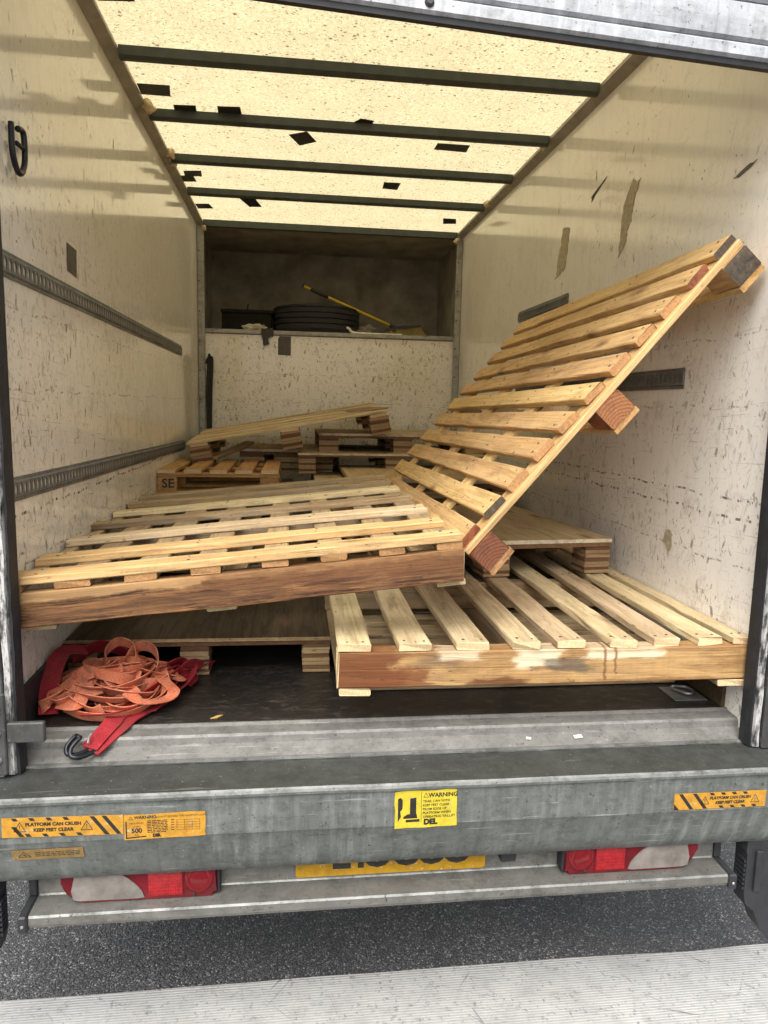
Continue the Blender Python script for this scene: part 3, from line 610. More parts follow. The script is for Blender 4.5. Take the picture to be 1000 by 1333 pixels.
bm = bmesh.new(); box(bm, (0.030, -0.062, 0.043), (0.118, -0.046, 0.095), 0, 0.003); build('latch_plate', bm, POST, pl)
bm = bmesh.new(); box(bm, (-0.05, -0.062, -0.04), (0.028, -0.051, 0.17), 0, 0.003); build('hinge_plate', bm, POST, pl)
for zz in (0.0, 0.07, 0.135):
    bm = bmesh.new(); lathe(bm, [(0.0, 0.008), (0.007, 0.008), (0.010, 0.003), (0.010, 0.0)], 10); build('hinge_bolt', bm, POST_GREY, pl, T(0.008, -0.062, zz) @ Rx(R(90)))
# header above the door (out of the picture's top) and the raised shutter
bm = bmesh.new(); box(bm, (-0.09, -0.05, 2.3005), (W+0.09, 0.03, 2.42)); build('door_header', bm, WHITE_OUT, VP)
shM = T(1.0, -0.012, 1.788) @ Ry(R(2.75))
bm = bmesh.new()
prism(bm, [(-0.028, 0.006), (-0.028, 0.030), (-0.022, 0.036), (0.012, 0.036), (0.012, 0.0), (-0.020, 0.0)], -0.96, 1.0, 0)
sh = build('shutter_bottom_rail', bm, SHUT, VP, shM)
bm = bmesh.new(); prism(bm, [(-0.018, -0.014), (-0.018, -0.0005), (0.008, -0.0005), (0.008, -0.010)], -0.96, 1.0, 0); build('shutter_seal', bm, RUBBER, sh)
bm = bmesh.new(); lathe(bm, [(0.0, 0.009), (0.007, 0.009), (0.010, 0.006), (0.012, 0.0)], 12); build('shutter_bolt', bm, POST, sh, T(0.03, -0.028, 0.022) @ Rx(R(90)))
for k in range(5):
    z0 = 0.0425+k*0.092; bm = bmesh.new()
    prism(bm, [(-0.016, z0), (-0.024, z0+0.006), (-0.026, z0+0.045), (-0.024, z0+0.082), (-0.016, z0+0.088), (0.004, z0+0.088), (0.004, z0)], -0.96, 1.0, 0)
    build('shutter_slat', bm, SHUT, VP, shM)
# underside, wheels
bm = bmesh.new()
for x in (0.55, 1.35): box(bm, (x, 0.3, -0.3), (x+0.09, 4.8, -0.101))
for y in (0.6, 1.4, 2.2, 3.2): box(bm, (0.1, y, -0.17), (1.93, y+0.06, -0.1015))
build('chassis', bm, CHASSIS, VP)
for x in (0.02, 1.80):
    bm = bmesh.new(); prof = [(0.20, -0.10), (0.31, -0.105), (0.34, -0.08), (0.345, 0.0), (0.34, 0.08), (0.31, 0.105), (0.20, 0.10), (0.20, -0.10)]
    lathe(bm, prof, 28); wh = build('wheel', bm, RUBBER, VP, T(x+0.1, 1.55, GZ+0.345) @ Ry(R(90)), True)
    bm = bmesh.new(); lathe(bm, [(0.0, -0.05), (0.08, -0.05), (0.1, -0.02), (0.17, -0.02), (0.2, -0.09), (0.2, 0.09), (0.17, 0.02), (0.0, 0.02)], 24); build('rim', bm, POST_GREY, wh)

# ---------------------------------------------------------------- tail-lift housing with its labels
FY = -0.148
prof = [(-0.0065, -0.053), (-0.135, -0.0535), (-0.149, -0.0535), (-0.1545, -0.057), (-0.1565, -0.064), (-0.1555, -0.071), (-0.151, -0.0745), (FY, -0.075), (FY, -0.170), (FY+0.004, -0.177),
        (-0.124, -0.230), (-0.115, -0.257), (-0.103, -0.283), (-0.087, -0.306), (-0.066, -0.319), (-0.035, -0.324), (-0.0065, -0.324)]
def dented(bm, seed):
    for v in bm.verts: v.co.y += 0.0012*mnoise.noise(Vector((v.co.x*5, v.co.z*14, seed))); v.co.z += 0.0010*mnoise.noise(Vector((v.co.x*6, seed, v.co.y*9)))
bm = bmesh.new(); nx = 80; rings = []
for i in range(nx+1):
    x = -0.22+2.47*i/nx; rings.append([bm.verts.new((x, y, z)) for y, z in prof])
for A, B in zip(rings, rings[1:]):
    for k in range(len(prof)):
        f = bm.faces.new((A[k], A[(k+1) % len(prof)], B[(k+1) % len(prof)], B[k])); f.material_index = 1 if k in (0, 1) else (2 if k in (2, 3) else 0)
bm.faces.new(rings[0]); bm.faces.new(rings[-1][::-1]); dented(bm, 2.0)
lift = build('tail_lift_housing', bm, [GALV, GALV_TOP, EDGE_BRIGHT], VP)

for p_ in lift.data.polygons: p_.use_smooth = p_.normal.z < -0.2 and p_.normal.y < -0.05 and p_.center.z < -0.18
lift['label'] = 'dirty galvanised steel tail lift housing across the rear'
def tri(bm, cx, cy, s, mi, th=0.12, sx=1.0):
    o = [(cx+sx*s*math.cos(a), cy+s*math.sin(a)) for a in (R(90), R(210), R(330))]
    i = [(cx+sx*s*(1-th*2)*math.cos(a), cy+s*(1-th*2)*math.sin(a)) for a in (R(90), R(210), R(330))]
    for k in range(3):
        k2 = (k+1) % 3; f = bm.faces.new([bm.verts.new((p[0], p[1], 0.0012)) for p in (o[k], o[k2], i[k2], i[k])]); f.material_index = mi
def qd(bm, pts, mi, z=0.0012):
    f = bm.faces.new([bm.verts.new((p[0], p[1], z)) for p in pts]); f.material_index = mi
def plate(w, h, seed=1, jagged=0.0):
    bm = bmesh.new(); rg = random.Random(seed); P = [(-w/2, -h/2), (w/2, -h/2), (w/2, h/2), (-w/2, h/2)]
    if jagged: P = jag(P, seed, jagged, 6)
    prism(bm, P, 0.0, 0.0009, 2); return bm
def face_M(x, z, roll=0.0, slope=False):
    if slope: # lower, inward-leaning face
        y = FY+0.004+(z+0.177)/(-0.085)*0.032-0.0012
        return T(x, y, z) @ Rx(R(90)+math.atan2(0.032, 0.085)*1.0) @ Rz(roll)
    return T(x, FY-0.0012, z) @ Rx(R(90)) @ Rz(roll)
def crush(x, z, w, h, roll, left_stripes, shear, name_label):
    bm = plate(w, h, 3); tx = 0.028 if left_stripes else -0.022
    s = h/2
    def stripe(x0, wd, y0, y1):
        sl = 0.75
        qd(bm, [(x0-sl*(y0+s), y0), (x0+wd-sl*(y0+s), y0), (x0+wd-sl*(y1+s), y1), (x0-sl*(y1+s), y1)], 1)
    def short(u):
        xx = -w/2+w*u
        stripe(xx+0.002, 0.011, s*0.66, s-0.001); stripe(xx+0.002, 0.011, -s+0.001, -s*0.66)
    fulls, shorts = ((0.19, 0.34), (0.5, 0.62, 0.74, 0.86)) if left_stripes else ((0.865, 0.965), (0.20, 0.34, 0.48, 0.62))
    for u in fulls: stripe(-w/2+w*u-0.004, 0.011, -s+0.001, s-0.001)
    for u in shorts: short(u)
    if left_stripes: qd(bm, [(-w/2+0.0005, -s+0.0005), (-w/2+0.016, -s+0.0005), (-w/2+0.0005, -s+0.018)], 1)
    else: stripe(-w/2+0.041, 0.011, -s+0.001, s*0.1)
    text_into(bm, 'PLATFORM CAN CRUSH', h*0.235, T(tx, h*0.14, 0.0013), 1, shear, bold=0.0006)
    text_into(bm, 'KEEP FEET CLEAR', h*0.235, T(tx, -h*0.15, 0.0013), 1, shear, bold=0.0006)
    for sx in (-1, 1):
        cx = tx+sx*w*0.275; tri(bm, cx, -h*0.05, h*0.34, 1, 0.1)
        text_into(bm, '!', h*0.36, T(cx, -h*0.02, 0.0013), 1)
    o = build('warning_sticker', bm, [ST_AMBER, INK], lift, face_M(x, z, roll)); o['label'] = name_label
crush(0.181, -0.129, 0.278, 0.050, R(-0.9), False, 0.0, 'striped amber platform warning label at the left end')
crush(1.862, -0.1405, 0.262, 0.046, R(0.1), True, 0.25, 'striped amber platform warning label at the right end')
# load label
w, h = 0.192, 0.064; bm = plate(w, h, 7, 0.0012)
text_into(bm, 'WARNING', h*0.17, T(-0.046, h*0.37, .0013), 1, bold=.0003); text_into(bm, 'DO NOT EXCEED THE MAXIMUM LOAD', h*0.105, T(0.038, h*0.36, .0013), 1)
tri(bm, -0.08, h*0.34, h*0.1, 1, 0.16)
for a in (((-0.093, -0.028), (-0.090, -0.028), (-0.090, 0.015), (-0.093, 0.015)), ((-0.093, -0.030), (-0.045, -0.027), (-0.045, -0.024), (-0.093, -0.0265))): qd(bm, a, 1)
text_into(bm, 'MAXIMUM', h*0.11, T(-0.067, h*0.14, .0013), 1); text_into(bm, 'LOAD', h*0.11, T(-0.067, h*0.01, .0013), 1); text_into(bm, '500', h*0.26, T(-0.067, -h*0.16, .0013), 1, bold=.0006); text_into(bm, 'KG', h*0.1, T(-0.067, -h*0.33, .0013), 1)
rg = random.Random(5)
for k in range(8):
    y = h*0.2-k*0.0042; x = -0.042
    while x < 0.004:
        l = rg.uniform(0.004, 0.012); qd(bm, [(x, y), (min(x+l, 0.006), y), (min(x+l, 0.006), y+0.0022), (x, y+0.0022)], 1); x += l+0.002
for k in range(5): y = h*0.2-k*0.0065; qd(bm, [(0.026, y), (0.085, y-0.001), (0.085, y-0.0004), (0.026, y+0.0006)], 1); qd(bm, [(0.014, y), (0.022, y), (0.022, y+0.002), (0.014, y+0.002)], 1)
for k in range(4): x = 0.028+k*0.018; qd(bm, [(x, h*0.2), (x+0.0007, h*0.2), (x+0.0007, -0.014), (x, -0.014)], 1)
text_into(bm, 'DEL', h*0.17, T(-0.02, -h*0.38, .0013), 1, bold=.001)
o = build('warning_sticker', bm, [ST_AMBER, INK], lift, face_M(0.418, -0.1385, R(0.6))); o['label'] = 'amber load limit label with 500 on it'
# yellow boot label
w, h = 0.160, 0.100; bm = plate(w, h, 9, 0.0014)
qd(bm, [(-0.072, 0.030), (-0.066, 0.034), (-0.060, 0.028), (-0.060, 0.004), (-0.066, -0.004), (-0.064, -0.018), (-0.072, -0.032)], 1)      # edge of platform
qd(bm, [(-0.041, 0.030), (-0.025, 0.032), (-0.025, -0.012), (-0.041, -0.012)], 1); qd(bm, [(-0.058, -0.024), (-0.058, -0.019), (-0.047, -0.012), (-0.024, -0.012), (-0.022, -0.024)], 1); qd(bm, [(-0.052, -0.034), (-0.052, -0.027), (-0.016, -0.027), (-0.016, -0.034)], 1)
qd(bm, [(-0.0125, 0.046), (-0.0115, 0.046), (-0.0115, -0.036), (-0.0125, -0.036)], 1)
text_into(bm, 'WARNING', 0.0155, T(0.044, 0.036, .0013), 1, bold=.0005); tri(bm, 0.0, 0.035, 0.0085, 1, 0.14)
for k, s_ in enumerate(('TRAIL CAN WITH', 'KEEP FEET CLEAR', 'FROM EDGE OF', 'PLATFORM WHEN', 'OPERATING TAILLIFT')): text_into(bm, s_, 0.0088, T(-0.008, 0.020-k*0.0105, .0013), 1, ax='LEFT', bold=.0002)
text_into(bm, 'DEL', 0.020, T(0.012, -0.036, .0013), 1, bold=.0014)
o = build('warning_sticker', bm, [ST_YEL, INK], lift, face_M(1.062, -0.1265, R(0.8))); o['label'] = 'bright yellow warning label with a boot drawn on it'
# small faded label on the lower face
w, h = 0.165, 0.034; bm = plate(w, h, 12); tri(bm, -0.055, -0.001, 0.0135, 1, 0.12, 1.4)
rg = random.Random(15)
for k in range(3):
    y = 0.006-k*0.006; x = -0.03
    while x < 0.07:
        l = rg.uniform(0.005, 0.014); qd(bm, [(x, y), (min(x+l, 0.074), y), (min(x+l, 0.074), y+0.0026), (x, y+0.0026)], 1); x += l+0.0025
qd(bm, [(-0.060, -0.003), (-0.055, 0.004), (-0.053, 0.001), (-0.049, -0.004), (-0.052, -0.005), (-0.056, -0.001)], 1)
o = build('warning_sticker', bm, [ST_DIM, INK], lift, face_M(0.139, -0.208, R(0.4), True)); o['label'] = 'faded small amber label with a lightning triangle'

# lift arms at both ends
for x, s in ((2.032, 1), (-0.03, -1)):
    bm = bmesh.new(); ya = -0.10
    outl = [(-0.028, -0.30), (-0.032, -0.34), (-0.028, -0.35), (-0.028, -0.47), (-0.020, -0.505), (0.006, -0.525), (0.03, -0.58), (0.06, -0.62), (0.075, -0.62), (0.075, -0.30)]
    prism(bm, [(x+s*a, z) for a, z in outl], -0.085, -0.03, 1)
    for k in range(7):
        z = -0.37-k*0.014; box(bm, (min(x-s*0.034, x-s*0.0285), -0.083, z-0.005), (max(x-s*0.034, x-s*0.0285), -0.045, z+0.003))
    box(bm, (x-0.005 if s > 0 else x-0.015, -0.096, -0.46), (x+0.015 if s > 0 else x+0.005, -0.086, -0.335), 0, 0.002)
    la = build('lift_arm', bm, PLASTIC, VP)

# ---------------------------------------------------------------- bumper, number plate, lamps
bm = bmesh.new()
prism(bm, [(-0.028, -0.39), (-0.022, -0.27), (-0.012, -0.27), (-0.018, -0.425), (-0.104, -0.425), (-0.109, -0.415), (-0.109, -0.396), (-0.104, -0.391)], 0.075, 1.935, 0)
bump = build('rear_bumper', bm, BUMP, VP)
bm = bmesh.new(); prism(bm, [(-0.1092, -0.397), (-0.1102, -0.395), (-0.107, -0.3898), (-0.1038, -0.3902)], 0.078, 1.932, 0); build('bright_edge', bm, EDGE_BRIGHT, bump)
bm = bmesh.new(); prism(bm, [(-0.0305, -0.3893), (-0.027, -0.384), (-0.0264, -0.3893)], 0.078, 1.932, 0); build('bright_edge', bm, EDGE_BRIGHT, bump)
for x0, x1 in ((0.052, 0.0745), (1.9355, 1.958)):
    bm = bmesh.new(); box(bm, (x0, -0.118, -0.432), (x1, -0.012, -0.386), 0, 0.004); box(bm, (x0+0.001, -0.035, -0.386), (x1-0.001, -0.006, -0.26), 0, 0.003)
    build('bumper_end_cap', bm, PLASTIC, bump)
    bm = bmesh.new(); lathe(bm, [(0.0, 0.002), (0.003, 0.002), (0.0045, 0.0)], 8); build('cap_screw', bm, ZINC, bump, T((x0+x1)/2, -0.118, -0.412) @ Rx(R(90)))
bm = bmesh.new(); w = 0.26; h = 0.0555
P = [(w-0.006, -h), (w, -h+0.006), (w, h), (-w, h), (-w, -h+0.006), (-w+0.006, -h)]; prism(bm, P, 0, 0.003, 2)
for s_, x in (('L', -0.14), ('I', -0.085), ('O', -0.04), ('O', 0.04), ('O', 0.11), ('O', 0.18)):
    text_into(bm, s_, 0.105, T(x, -0.002, 0.0036), 1, bold=.003)
build('number_plate', bm, [PLATE, INK], VP, T(0.995, -0.0345, -0.318) @ Rx(R(87)))
bm = bmesh.new(); box(bm, (1.295, -0.055, -0.352), (1.338, -0.0265, -0.31), 0, 0.003); build('plate_lamp', bm, PLASTIC, VP)
def tail_lamp(x0, s):
    """s=+1: outer end on the left"""
    w, h = 0.388, 0.118; q = lambda u: (u if s > 0 else w-u)
    M = T(x0, -0.035, -0.3885)
    def rr(a0, a1, b0, b1, r0, r1):
        return [(a0+r0*(1-math.cos(t)), b0+r0*(1-math.sin(t))) for t in [R(90)*k/5 for k in range(6)]][::-1]+[(a0, b1), (a1, b1)]+[(a1-r1*(1-math.cos(t)), b0+r1*(1-math.sin(t))) for t in [R(90)*k/5 for k in range(6)]]
    bm = bmesh.new(); prism(bm, [(q(u), z) for u, z in rr(0.0, w, 0.0, h, 0.055, 0.012)], -0.035, 0.012, 1); es = [e for e in bm.edges if all(abs(v.co.y+0.035) < 1e-5 for v in e.verts)]
    bmesh.ops.bevel(bm, geom=es, offset=0.008, segments=3, affect='EDGES')
    lamp = build('tail_light', bm, LAMP_RED, VP, M, True)
    for p in lamp.data.polygons: p.use_smooth = p.area < 0.0006
    # clear reversing and indicator lens with its swept edge
    c = [(0.03, 0.012), (0.045, 0.007), (0.19, 0.006), (0.206, 0.008)]+[(0.206-0.052*t, 0.008+0.064*(t**0.62)) for t in (0.12, 0.3, 0.5, 0.75, 1.0)]+[(0.12, 0.082), (0.105, 0.112), (0.033, 0.112), (0.034, 0.07), (0.026, 0.035)]
    bm = bmesh.new(); prism(bm, [(q(u), z) for u, z in c], -0.0385, -0.030, 1); build('clear_lens', bm, LAMP_CLEAR, lamp)
    bm = bmesh.new(); rg = random.Random(4)
    nx, nz = 15, 11                                              # moulded prisms of the reflector
    for i in range(nx):
        for k in range(nz):
            u0, u1 = 0.216+i*0.0057, 0.216+(i+1)*0.0057; z0, z1 = 0.008+k*0.0095, 0.008+(k+1)*0.0095
            a = [bm.verts.new((q(u), -0.0355, z)) for u, z in ((u0, z0), (u1, z0), (u1, z1), (u0, z1))]; t_ = bm.verts.new((q((u0+u1)/2), -0.0367, (z0+z1)/2))
            for j in range(4): bm.faces.new((a[j], a[(j+1) % 4], t_))
    build('reflector', bm, LAMP_RED2, lamp)
    bm = bmesh.new(); lathe(bm, [(0.0, 0.006), (0.02, 0.006), (0.024, 0.0035), (0.027, 0.006), (0.035, 0.004), (0.037, 0.0)], 28); build('round_lens', bm, LAMP_DARK, lamp, T(q(0.343), -0.0345, 0.052) @ Rx(R(90)) @ Matrix.Diagonal((1, 1.15, 1, 1)), True)
    bm = bmesh.new(); box(bm, (min(q(0.30), q(0.3035)), -0.0375, 0.003), (max(q(0.30), q(0.3035)), -0.0352, 0.11)); build('lens_seam', bm, LAMP_DARK, lamp)
    bm = bmesh.new(); box(bm, (min(q(w+0.0005), q(w+0.008)), -0.03, 0.004), (max(q(w+0.0005), q(w+0.008)), 0.01, 0.11), 0, 0.002); build('lamp_gasket', bm, RUBBER, lamp)
    for u in (0.06, 0.33):
        bm = bmesh.new(); lathe(bm, [(0.0, 0.002), (0.003, 0.002), (0.0045, 0.0)], 8); build('lamp_screw', bm, PLASTIC, lamp, T(q(u), -0.0362, 0.0085) @ Rx(R(90)))
    lamp['label'] = 'red and clear rear lamp at the %s end of the bumper' % ('left' if s > 0 else 'right')
tail_lamp(0.143, 1); tail_lamp(1.474, -1)

# ---------------------------------------------------------------- timber parts
BRNG = random.Random(77)
def board(name, parent, c, Lx, Wy, Tz, mat, axis='x', M=None, jit=0.0015, nseg=2, ends=None, warp=0.002, nails=()):
    """a board of length Lx centred at c; the mesh runs along its local x, axis turns it in the parent's frame"""
    rg = BRNG; bm = bmesh.new(); b = min(0.003, Tz*0.15); hy, hz = Wy/2, Tz/2
    sec = [(-hy+b, -hz), (hy-b, -hz), (hy, -hz+b), (hy, hz-b), (hy-b, hz), (-hy+b, hz), (-hy, hz-b), (-hy, -hz+b)]
    w0 = rg.uniform(-warp, warp); tw = rg.uniform(-1, 1)*warp*1.2; rings = []
    for i in range(nseg+1):
        u = i/nseg; x = -Lx/2+Lx*u; bow = w0*(1-(2*u-1)**2); end = i in (0, nseg)
        dy = rg.uniform(-jit, jit)*0.7; nick = [0.0]*8
        if nseg > 2 and rg.random() < 0.3:
            k = rg.choice((2, 3, 4, 5, 6)); nick[k] = rg.uniform(0.001, 0.0045)
        rg_ = []
        for k, (y, z) in enumerate(sec):
            f = 1-nick[k]/max(hy, 0.01)
            rg_.append(bm.verts.new((x+(rg.uniform(-jit, jit)*1.6 if end else rg.uniform(-.01, .01) if nseg > 2 else 0), y*f+dy+rg.uniform(-jit, jit)*0.5,
                                     (z-(nick[k]*0.5 if z > 0 else 0))+(bow if nseg > 1 else 0)+tw*(2*u-1)*y/hy*0.5+rg.uniform(-.0005, .0005))))
        rings.append(rg_)
    for A, B in zip(rings, rings[1:]):
        for k in range(8): bm.faces.new((A[k], A[(k+1) % 8], B[(k+1) % 8], B[k]))
    e0 = bm.faces.new(rings[0][::-1]); e1 = bm.faces.new(rings[-1])
    e0.material_index = e1.material_index = 1
    X = T(*c)
    if axis == 'y': X = X @ Rz(R(90))
    if M is not None: X = X @ M
    o = build(name, bm, [mat, ends or END_GRAIN], parent, X)
    if nails:
        nb = bmesh.new()
        for x in nails:
            for sy in (-1, 1):
                cx, cy, r_ = x+rg.uniform(-.012, .012), sy*hy*rg.uniform(.35, .65), rg.uniform(.0028, .0042)
                zt = hz+w0*(1-(2*cx/Lx)**2)+tw*(2*cx/Lx)*cy/hy*0.5
                lathe(nb, [(0.0, 0.0012), (r_, 0.001), (r_+.0012, -0.0006)], 7, 0, (cx, cy, zt))
        build('nail_heads', nb, NAIL, o)['kind'] = 'stuff'
    return o
def ply_block(parent, c, wx, wy, h, n=8, seed=0):
    """block glued up from plywood offcuts: each ply its own ledge"""
    rg = random.Random(seed); bm = bmesh.new(); z = -h/2; t = [rg.uniform(0.7, 1.35) for _ in range(n)]; s = h/sum(t)
    for i, k in enumerate(t):
        d = k*s; jx, jy = rg.uniform(-.0022, .0022), rg.uniform(-.0022, .0022)
        box(bm, (-wx/2+jx, -wy/2+jy, z), (wx/2+jx, wy/2+jy, z+d*0.86), 1 if i % 3 == 1 else 0)
        box(bm, (-wx/2+0.003+jx, -wy/2+0.003+jy, z+d*0.86), (wx/2-0.003+jx, wy/2-0.003+jy, z+d), 1)
        z += d
    return build('block', bm, [PLY_L, PLY_D], parent, T(*c))
GRP = 'wooden pallets piled in the van'
def ply_pallet(name, label, M, wx, wy, bh=0.11, top=0.032, bw=0.1, mat=PLY_TOP, seed=0, edge=PLY_E, xs=None):
    """plywood-topped block pallet; origin at its front left bottom corner"""
    p = thing(name, label, 'pallet', M, GRP)
    z1 = bh+top*0.52
    board('under_deck', p, (wx/2, wy/2, bh+top*0.24), wy-0.004, wx-0.004, top*0.48, PLY_D, 'y', jit=0.0008, ends=PLY_D, nseg=1)
    board('deck_panel', p, (wx/2, wy/2, z1+top*0.24), wy, wx, top*0.46, mat, 'y', jit=0.0008, ends=edge, nseg=1)
    for i, y in enumerate((bw/2+0.004, wy/2, wy-bw/2-0.004)):
        for j, x in enumerate(xs or (bw/2+0.004, wx/2, wx-bw/2-0.004)): ply_block(p, (x, y, bh/2+0.0005), bw, bw*(1.0+0.1*((i+j) % 2)), bh-0.002, 8, seed+i*3+j)
    return p
def from_axes(t, m): return Matrix(((m[0][0], m[0][1], m[0][2], t[0]), (m[1][0], m[1][1], m[1][2], t[1]), (m[2][0], m[2][1], m[2][2], t[2]), (0, 0, 0, 1)))

# --- pallet on the floor at the left
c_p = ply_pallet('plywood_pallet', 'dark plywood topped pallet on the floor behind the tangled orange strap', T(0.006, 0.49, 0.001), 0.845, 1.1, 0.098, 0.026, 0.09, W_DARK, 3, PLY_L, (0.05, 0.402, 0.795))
# --- slatted pallet lying under the front right one
k_p = thing('slatted_pallet', 'slatted pallet glimpsed between the boards of the front right pallet above it', 'pallet', T(0.885, 0.30, 0.001), GRP)
for y in (0.06, 0.55, 1.05): board('bearer', k_p, (0.545, y, 0.04), 1.09, 0.09, 0.076, W_OLD)
for i in range(8): board('slat', k_p, (0.545, 0.055+i*0.142, 0.0885), 1.09, (0.12, 0.09, 0.11, 0.1)[i % 4], 0.018, W_PALE)
# --- B: front right pallet
b_p = thing('slatted_pallet', 'pale slatted pallet across the front right of the load floor, brown beam towards us', 'pallet', T(0.845, 0.018, 0.13), GRP)
LB, DB = 1.175, 1.66
board('bearer', b_p, (LB/2, 0.03, 0.0505), LB, 0.06, 0.099, W_BEARL, jit=0.0025, nseg=14)
for y in (0.80, DB-0.03): board('bearer', b_p, (LB/2, y, 0.0505), LB, 0.06, 0.099, W_OLD)
offs = [(0.0, 0.09), (0.161, 0.09), (0.32, 0.092), (0.477, 0.08), (0.607, 0.083), (0.753, 0.082), (0.893, 0.076), (1.022, 0.074), (1.112, 0.062)]
offs[-1] = (1.125, 0.055)
for i, (x, w) in enumerate(offs):
    board('slat', b_p, (x+w/2, DB/2+0.001*i, 0.1115), DB+BRNG.uniform(-.01, .004), w, 0.022, W_PALE, 'y', Rz(BRNG.uniform(-.005, .005)), 0.0035, 12, None, 0.003, (-.80, -.03, .79) if i else (-.03, .79))
for x, dl in ((0.045, 0.0), (0.55, 0.2), (1.13, 0.0)): board('skid', b_p, (x, DB/2+dl/2, -0.0105), DB-dl, 0.085, 0.019, W_OLD, 'y')
# painted brown end of the front beam, and two nail heads on the nearest slat
bm = bmesh.new()
for x in (0.025, 0.066): lathe(bm, [(0.0, 0.0012), (0.0032, 0.0012), (0.0042, 0.0)], 8, 0, (x, 0.022, 0.1226))
build('nail_head', bm, POST, b_p)
# --- E: plywood pallet on top of B
e_M = T(1.963, 0.836, 0.2545) @ Rz(R(6.8)) @ T(-0.96, 0, 0)
e_p = ply_pallet('plywood_pallet', 'plywood topped pallet resting on the front right pallet against the right wall', e_M, 0.96, 0.985, 0.105, 0.034, 0.105, PLY_TOP, 40)
# --- H: behind E
h_p = ply_pallet('plywood_pallet', 'stacked plywood pallet half hidden behind the leaning pallet by the right wall', T(1.02, 2.06, 0.30), 0.92, 0.9, 0.15, 0.05, 0.12, PLY_TOP, 60)
# --- A: big slatted pallet, front left
tA = (0.006, 0.022, 0.4378)
mA = [[0.9951, -0.0021, -0.0986], [0.0020, 0.99999, 0.0], [0.0986, -0.0002, 0.9951]]
a_p = thing('slatted_pallet', 'wide weathered slatted pallet tilted across the front left with a thick beam facing us', 'pallet', from_axes(tA, mA), GRP)
LA = 1.17; hb = 0.089
for i, y in enumerate((0.0, 0.226, 0.514, 0.838, 1.134, 1.394, 1.655)):
    m_ = (W_FRESH, W_FRESH, W_PALE, W_OLD, W_PALE, W_OLD, W_OLD)[i]
    board('slat', a_p, (LA/2, y+0.042, -0.011), LA+BRNG.uniform(-.012, .006), 0.084, 0.022, m_, 'x', Rz(BRNG.uniform(-.004, .004)), 0.0025, 10, None, 0.003, (-.52, -.14, .20, .55))
for x0, x1 in ((-0.03, 0.04), (0.117, 0.206), (0.291, 0.373), (0.454, 0.531), (0.637, 0.706), (0.79, 0.86), (0.945, 1.014), (1.10, 1.17)):
    x0 = max(x0, 0.0); board('under_board', a_p, ((x0+x1)/2, 0.885, -0.032), 1.76, x1-x0, 0.0195, W_OLD, 'y', None, 0.002, 2, END_BROWN)
for y, m_ in ((0.024, W_BEAR), (0.86, W_OLD), (1.74, W_OLD)):
    board('bearer', a_p, (LA/2, y, -0.042-hb/2-0.0005), LA+0.004, 0.048, hb, m_, jit=0.004, nseg=14)
for x in (0.02, 0.48, 1.10): board('skid', a_p, (x+0.04, 0.9, -0.042-hb-0.011), 1.72, 0.08, 0.018, W_OLD, 'y')
bm = bmesh.new(); prism(bm, jag([(0.46, 0.30), (0.52, 0.31), (0.60, 0.36), (0.56, 0.40), (0.47, 0.37)], 3, 0.01, 4), -0.06, -0.045, 2)
bm.free()
# --- D: pallet leaning on the right wall
tD = (1.1805, 1.97, 0.478)
mD = [[-0.00164, 0.65059, -0.76107], [-0.99987, 0.01117, 0.01171], [0.01608, 0.76099, 0.65049]]
d_p = thing('slatted_pallet', 'clean yellow slatted pallet leaning steeply against the right wall', 'pallet', from_axes(tD, mD), GRP)
LD, HD, wD = 1.882, 1.134, 0.072; pD = (HD-wD)/10
for i in range(11):
    y = HD-wD-i*pD
    e_ = (END_DIRTY, W_RED, END_BROWN, END_BROWN, END_BROWN, END_BROWN, W_ORANGE, END_BROWN, END_BROWN, END_DIRTY, W_RED)[i]
    sh_ = (0.0, -0.004, -0.01, -0.008, -0.01, -0.012, -0.01, -0.012, -0.008, -0.004, 0.0)[i]
    board('slat', d_p, (LD/2+sh_-0.012, y+wD/2, -0.011), LD-0.01, wD+(0.006 if i in (0, 10) else 0), 0.022, W_FRESH, 'x', Rz(BRNG.uniform(-.003, .003)), 0.0022, 12, e_, 0.003, (-.79, -.19, .40, .89))
for s_ in (0.08, 0.40, 0.71, 1.0):
    x = LD*s_-(0.045 if s_ == 1.0 else 0.0); board('under_board', d_p, (x, HD/2, -0.032), HD+0.004, 0.085, 0.0195, W_FRESH, 'y', None, 0.001, 2, W_FRESH)
for r_, y in enumerate((0.045, HD/2, HD-0.045)):
    for s_ in (0.08, 0.40, 0.71, 1.0):
        x = LD*s_-(0.06 if s_ == 1.0 else 0.0)
        last = s_ == 1.0
        board('block', d_p, (x, y, -0.042-0.036), 0.125, 0.088, 0.071, (W_RED if (last and r_ < 2) else W_FRESH), 'x', None, 0.0008, 1, (END_RED, END_RED2, END_DIRTY)[r_] if last else None)
    board('skid', d_p, (LD/2, y, -0.114-0.0095), LD, 0.092, 0.018, W_FRESH if r_ else W_ORANGE, 'x', None, 0.001, 2, W_ORANGE)
